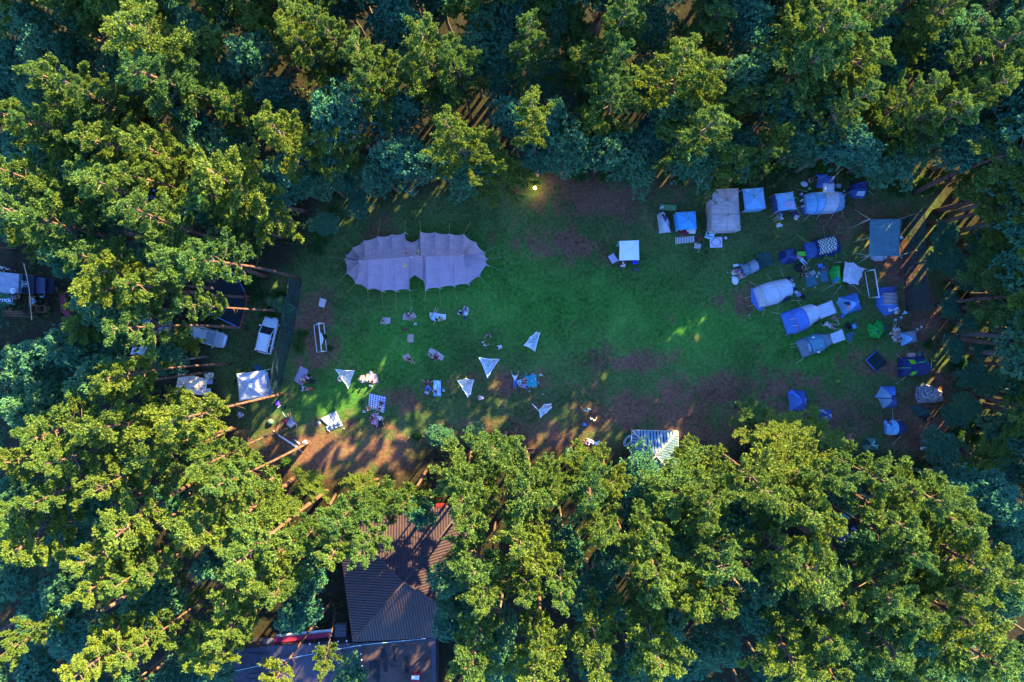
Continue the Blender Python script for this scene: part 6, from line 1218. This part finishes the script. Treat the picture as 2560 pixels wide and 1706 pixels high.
def bike(c, x, y, ang, label):
    o = empty('bicycle', W(c, x, y, 0), label, 'bicycle', 'bicycles', math.radians(ang)); M4 = world_of(o); T = lambda X, Y, Z: M4 @ Vector((X, Y, Z))
    tilt = .55
    def TT(X, Z): return T(X, Z*math.cos(tilt)*.9, Z*math.sin(tilt)+.05)
    for X in (-.52, .52):
        w = MB().tube([TT(X+.33*math.cos(a*.314), .34+.33*math.sin(a*.314)) for a in range(21)], .022, 5).build('wheel', RUBBER, o)
        mb = MB(); [mb.tube([TT(X, .34), TT(X+.33*math.cos(a*.785), .34+.33*math.sin(a*.785))], .005, 3) for a in range(8)]; mb.build('spokes', STEEL, w)
    MB().tube([TT(-.52, .34), TT(-.2, .75), TT(.38, .8), TT(-.05, .3), TT(-.52, .34)], .022, 5).tube([TT(-.05, .3), TT(-.2, .85)], .022, 5).build('frame', STEEL, o); MB().tube([TT(.52, .34), TT(.36, .95)], .02, 5).build('fork', STEEL, o)
    MB().tube([T(.36, .7, .6), T(.36, .95, .55), T(.3, .85, .3)], .016, 5).build('handlebar', DARKM, o); MB().ball(TT(-.2, .9), (.13, .07, .04), 8, 5).build('saddle', RUBBER, o)
bike('K', 655, 1060, 165, 'bicycle lying on the grass left of the hall roof'); bike('T', 500, 172, 5, 'bicycle leaning at the left part of the dark red awning'); bike('T', 660, 162, 10, 'bicycle leaning at the right part of the dark red awning')
ribroof('L', [(1397,858),(1893,870),(1905,1400),(1380,1385)], (1655,1130), 2.6, 4.4, 'square shelter with a slatted blue grey plank roof, half under the pines', mat('blue_slats', (.13, .22, .33), .6, var=.35, vscale=2), .34, .09, 'shelter', 'shelter', shade_m=mat('plank_gap_shade', (.01, .02, .03), .9), hipm=mat('weathered_board', (.45, .36, .30), .8))  # roof is closed; shade between planks is painted as dark strips
solid('L', 1345, 960, lambda m: m.tube([(.7*math.cos(a*.4), .35*math.sin(a*.4), .5+.0*a) for a in range(17)], .04).tube([(.5*math.cos(a*.4), .22*math.sin(a*.4), .5) for a in range(17)], .03), CL['sky'], 'rail_ring', 'pale looped rail left of the slatted shelter', 'rail', ang=55)
def bench(c, x, y, ang, label, L=1.8):
    o = empty('park_bench', W(c, x, y, 0), label, 'bench', 'benches', math.radians(ang)); M4 = world_of(o); T = lambda *v: M4 @ Vector(v)
    m = C('dark_plank', (.09, .05, .045), .8)
    mb = MB(); [mb.box(T(0, k, .44), (L, .12, .04), math.radians(ang)) for k in (-.28, -.14, 0, .14)]; mb.build('seat', m, o)
    mb = MB(); [mb.box(T(0, .24+.03*k, .58+.14*k), (L, .04, .11), math.radians(ang)) for k in (0, 1)]; mb.build('backrest', m, o)
    for s in (-1, 1): MB().box(T(s*L*.42, 0, .21), (.07, .5, .42), math.radians(ang)).build('leg', m, o)
bench('L', 2125, 978, -3, 'dark plank bench right of the slatted shelter'); bench('L', 275, 1065, 2, 'dark plank bench at the south edge left of mid field', 1.3)
cloth('Q', [(195,285),(480,165),(585,250),(270,460)], Fb('mustard_cloth', (.32, .30, .03)), 'mustard yellow tarp glimpsed between pine crowns at the lower right', 'tarp', 'tarp', h=2.2, bump=.1, th=.02, sag=.2)
cloth('Q', [(60,570),(160,580),(95,745),(30,700)], Fb('ochre_cloth', (.40, .26, .05)), 'ochre end of a tarp below the mustard one', 'tarp', 'tarp', h=1.8, bump=.1)
cloth('Q', [(280,310),(350,240),(450,310),(360,375)], pattern('teal_print', 'mottle', (.02,.10,.12), (.08,.5,.55), 7), 'teal printed cloth on the mustard tarp', 'cloth', 'cloth', h=2.32)
cloth('Q', [(410,540),(465,485),(535,560),(480,600)], CL['blue'], 'blue towel below the mustard tarp', 'towel', 'towel', bump=.1)
person('Q', 478, 545, 'cross', 200, BROWNH, SKIN, 'blue', 'person sitting on the blue towel below the mustard tarp')
cloth('Q', [(262,680),(380,590),(440,640),(335,750)], pattern('sun_print', 'disc', (.10,.03,.35), (.65,.5,.12), 1), 'violet cloth with a yellow disc below the mustard tarp', 'cloth', 'cloth')
cloth('Q', [(540,205),(640,230),(625,255),(580,245)], CL['sky'], 'pale blue flap at the right tip of the mustard tarp', 'flap', 'flap', h=2.1)
for k, (q, l, m) in enumerate((([(330,160),(420,120),(500,190),(420,230)], 'bright blue tent roof glimpsed upper left among the lower left crowns', BLUE), ([(620,250),(730,270),(750,480),(640,460)], 'grey tent roof glimpsed in the gap between the lower left crowns', GREY), ([(800,300),(940,240),(950,520),(830,460)], 'white tent roof right of the grey one under the lower left crowns', PALE), ([(220,280),(360,250),(390,330),(240,350)], 'dark blue tent roof left of the gap under the lower left crowns', DKBL), ([(130,710),(300,720),(290,780),(210,790)], 'pale grey tent roof lowest under the lower left crowns', PALE))):
    cx_, cy_ = sum(x for x, y in q)/4, sum(y for x, y in q)/4; dome('S', q, (cx_, cy_), 1.9, m, l, group='tents under the left crowns')
dome('Z', [(118,1165),(150,1172),(165,1200),(135,1215)], (140,1190), 1.5, PALE, 'pale tent under trees near the left edge, above two round pine crowns', group='tents under the left crowns')
cloth('Z', [(150,1288),(175,1270),(200,1285),(165,1310)], CL['sky'], 'pale sheet in the gap right of the round pine crown at the left edge', 'sheet', 'sheet', h=.5)
cloth('Z', [(310,495-60),(355,430),(360,470),(325,475)], Fb('blue_tent_roof', (.12,.18,.45)), 'blue tent cloth seen through branches at the upper left', 'tent cloth', 'tent_cloth', h=1.2)
# the lit lamp at the north edge
lp = empty('garden_lamp', px(1337, 473), 'glowing yellow lamp at the foot of the lone trunk on the north edge', 'lamp'); q = px(1337, 473)
MB().tube([q, q+Vector((0, 0, .5))], .03).build('post', DARKM, lp); MB().ball(q+Vector((0, 0, .62)), .19, 12, 8).build('lamp_shade', mat('lit_shade', (1, .9, .4), .5, emit=((1, .80, .10), 5)), lp)
ld = bpy.data.lights.new('lamp_glow', 'POINT'); ld.energy = 24; ld.color = (1, .75, .2); ld.shadow_soft_size = .25; lo_ = link('lamp_glow', ld, lp); lo_.location = (0, 0, .95)
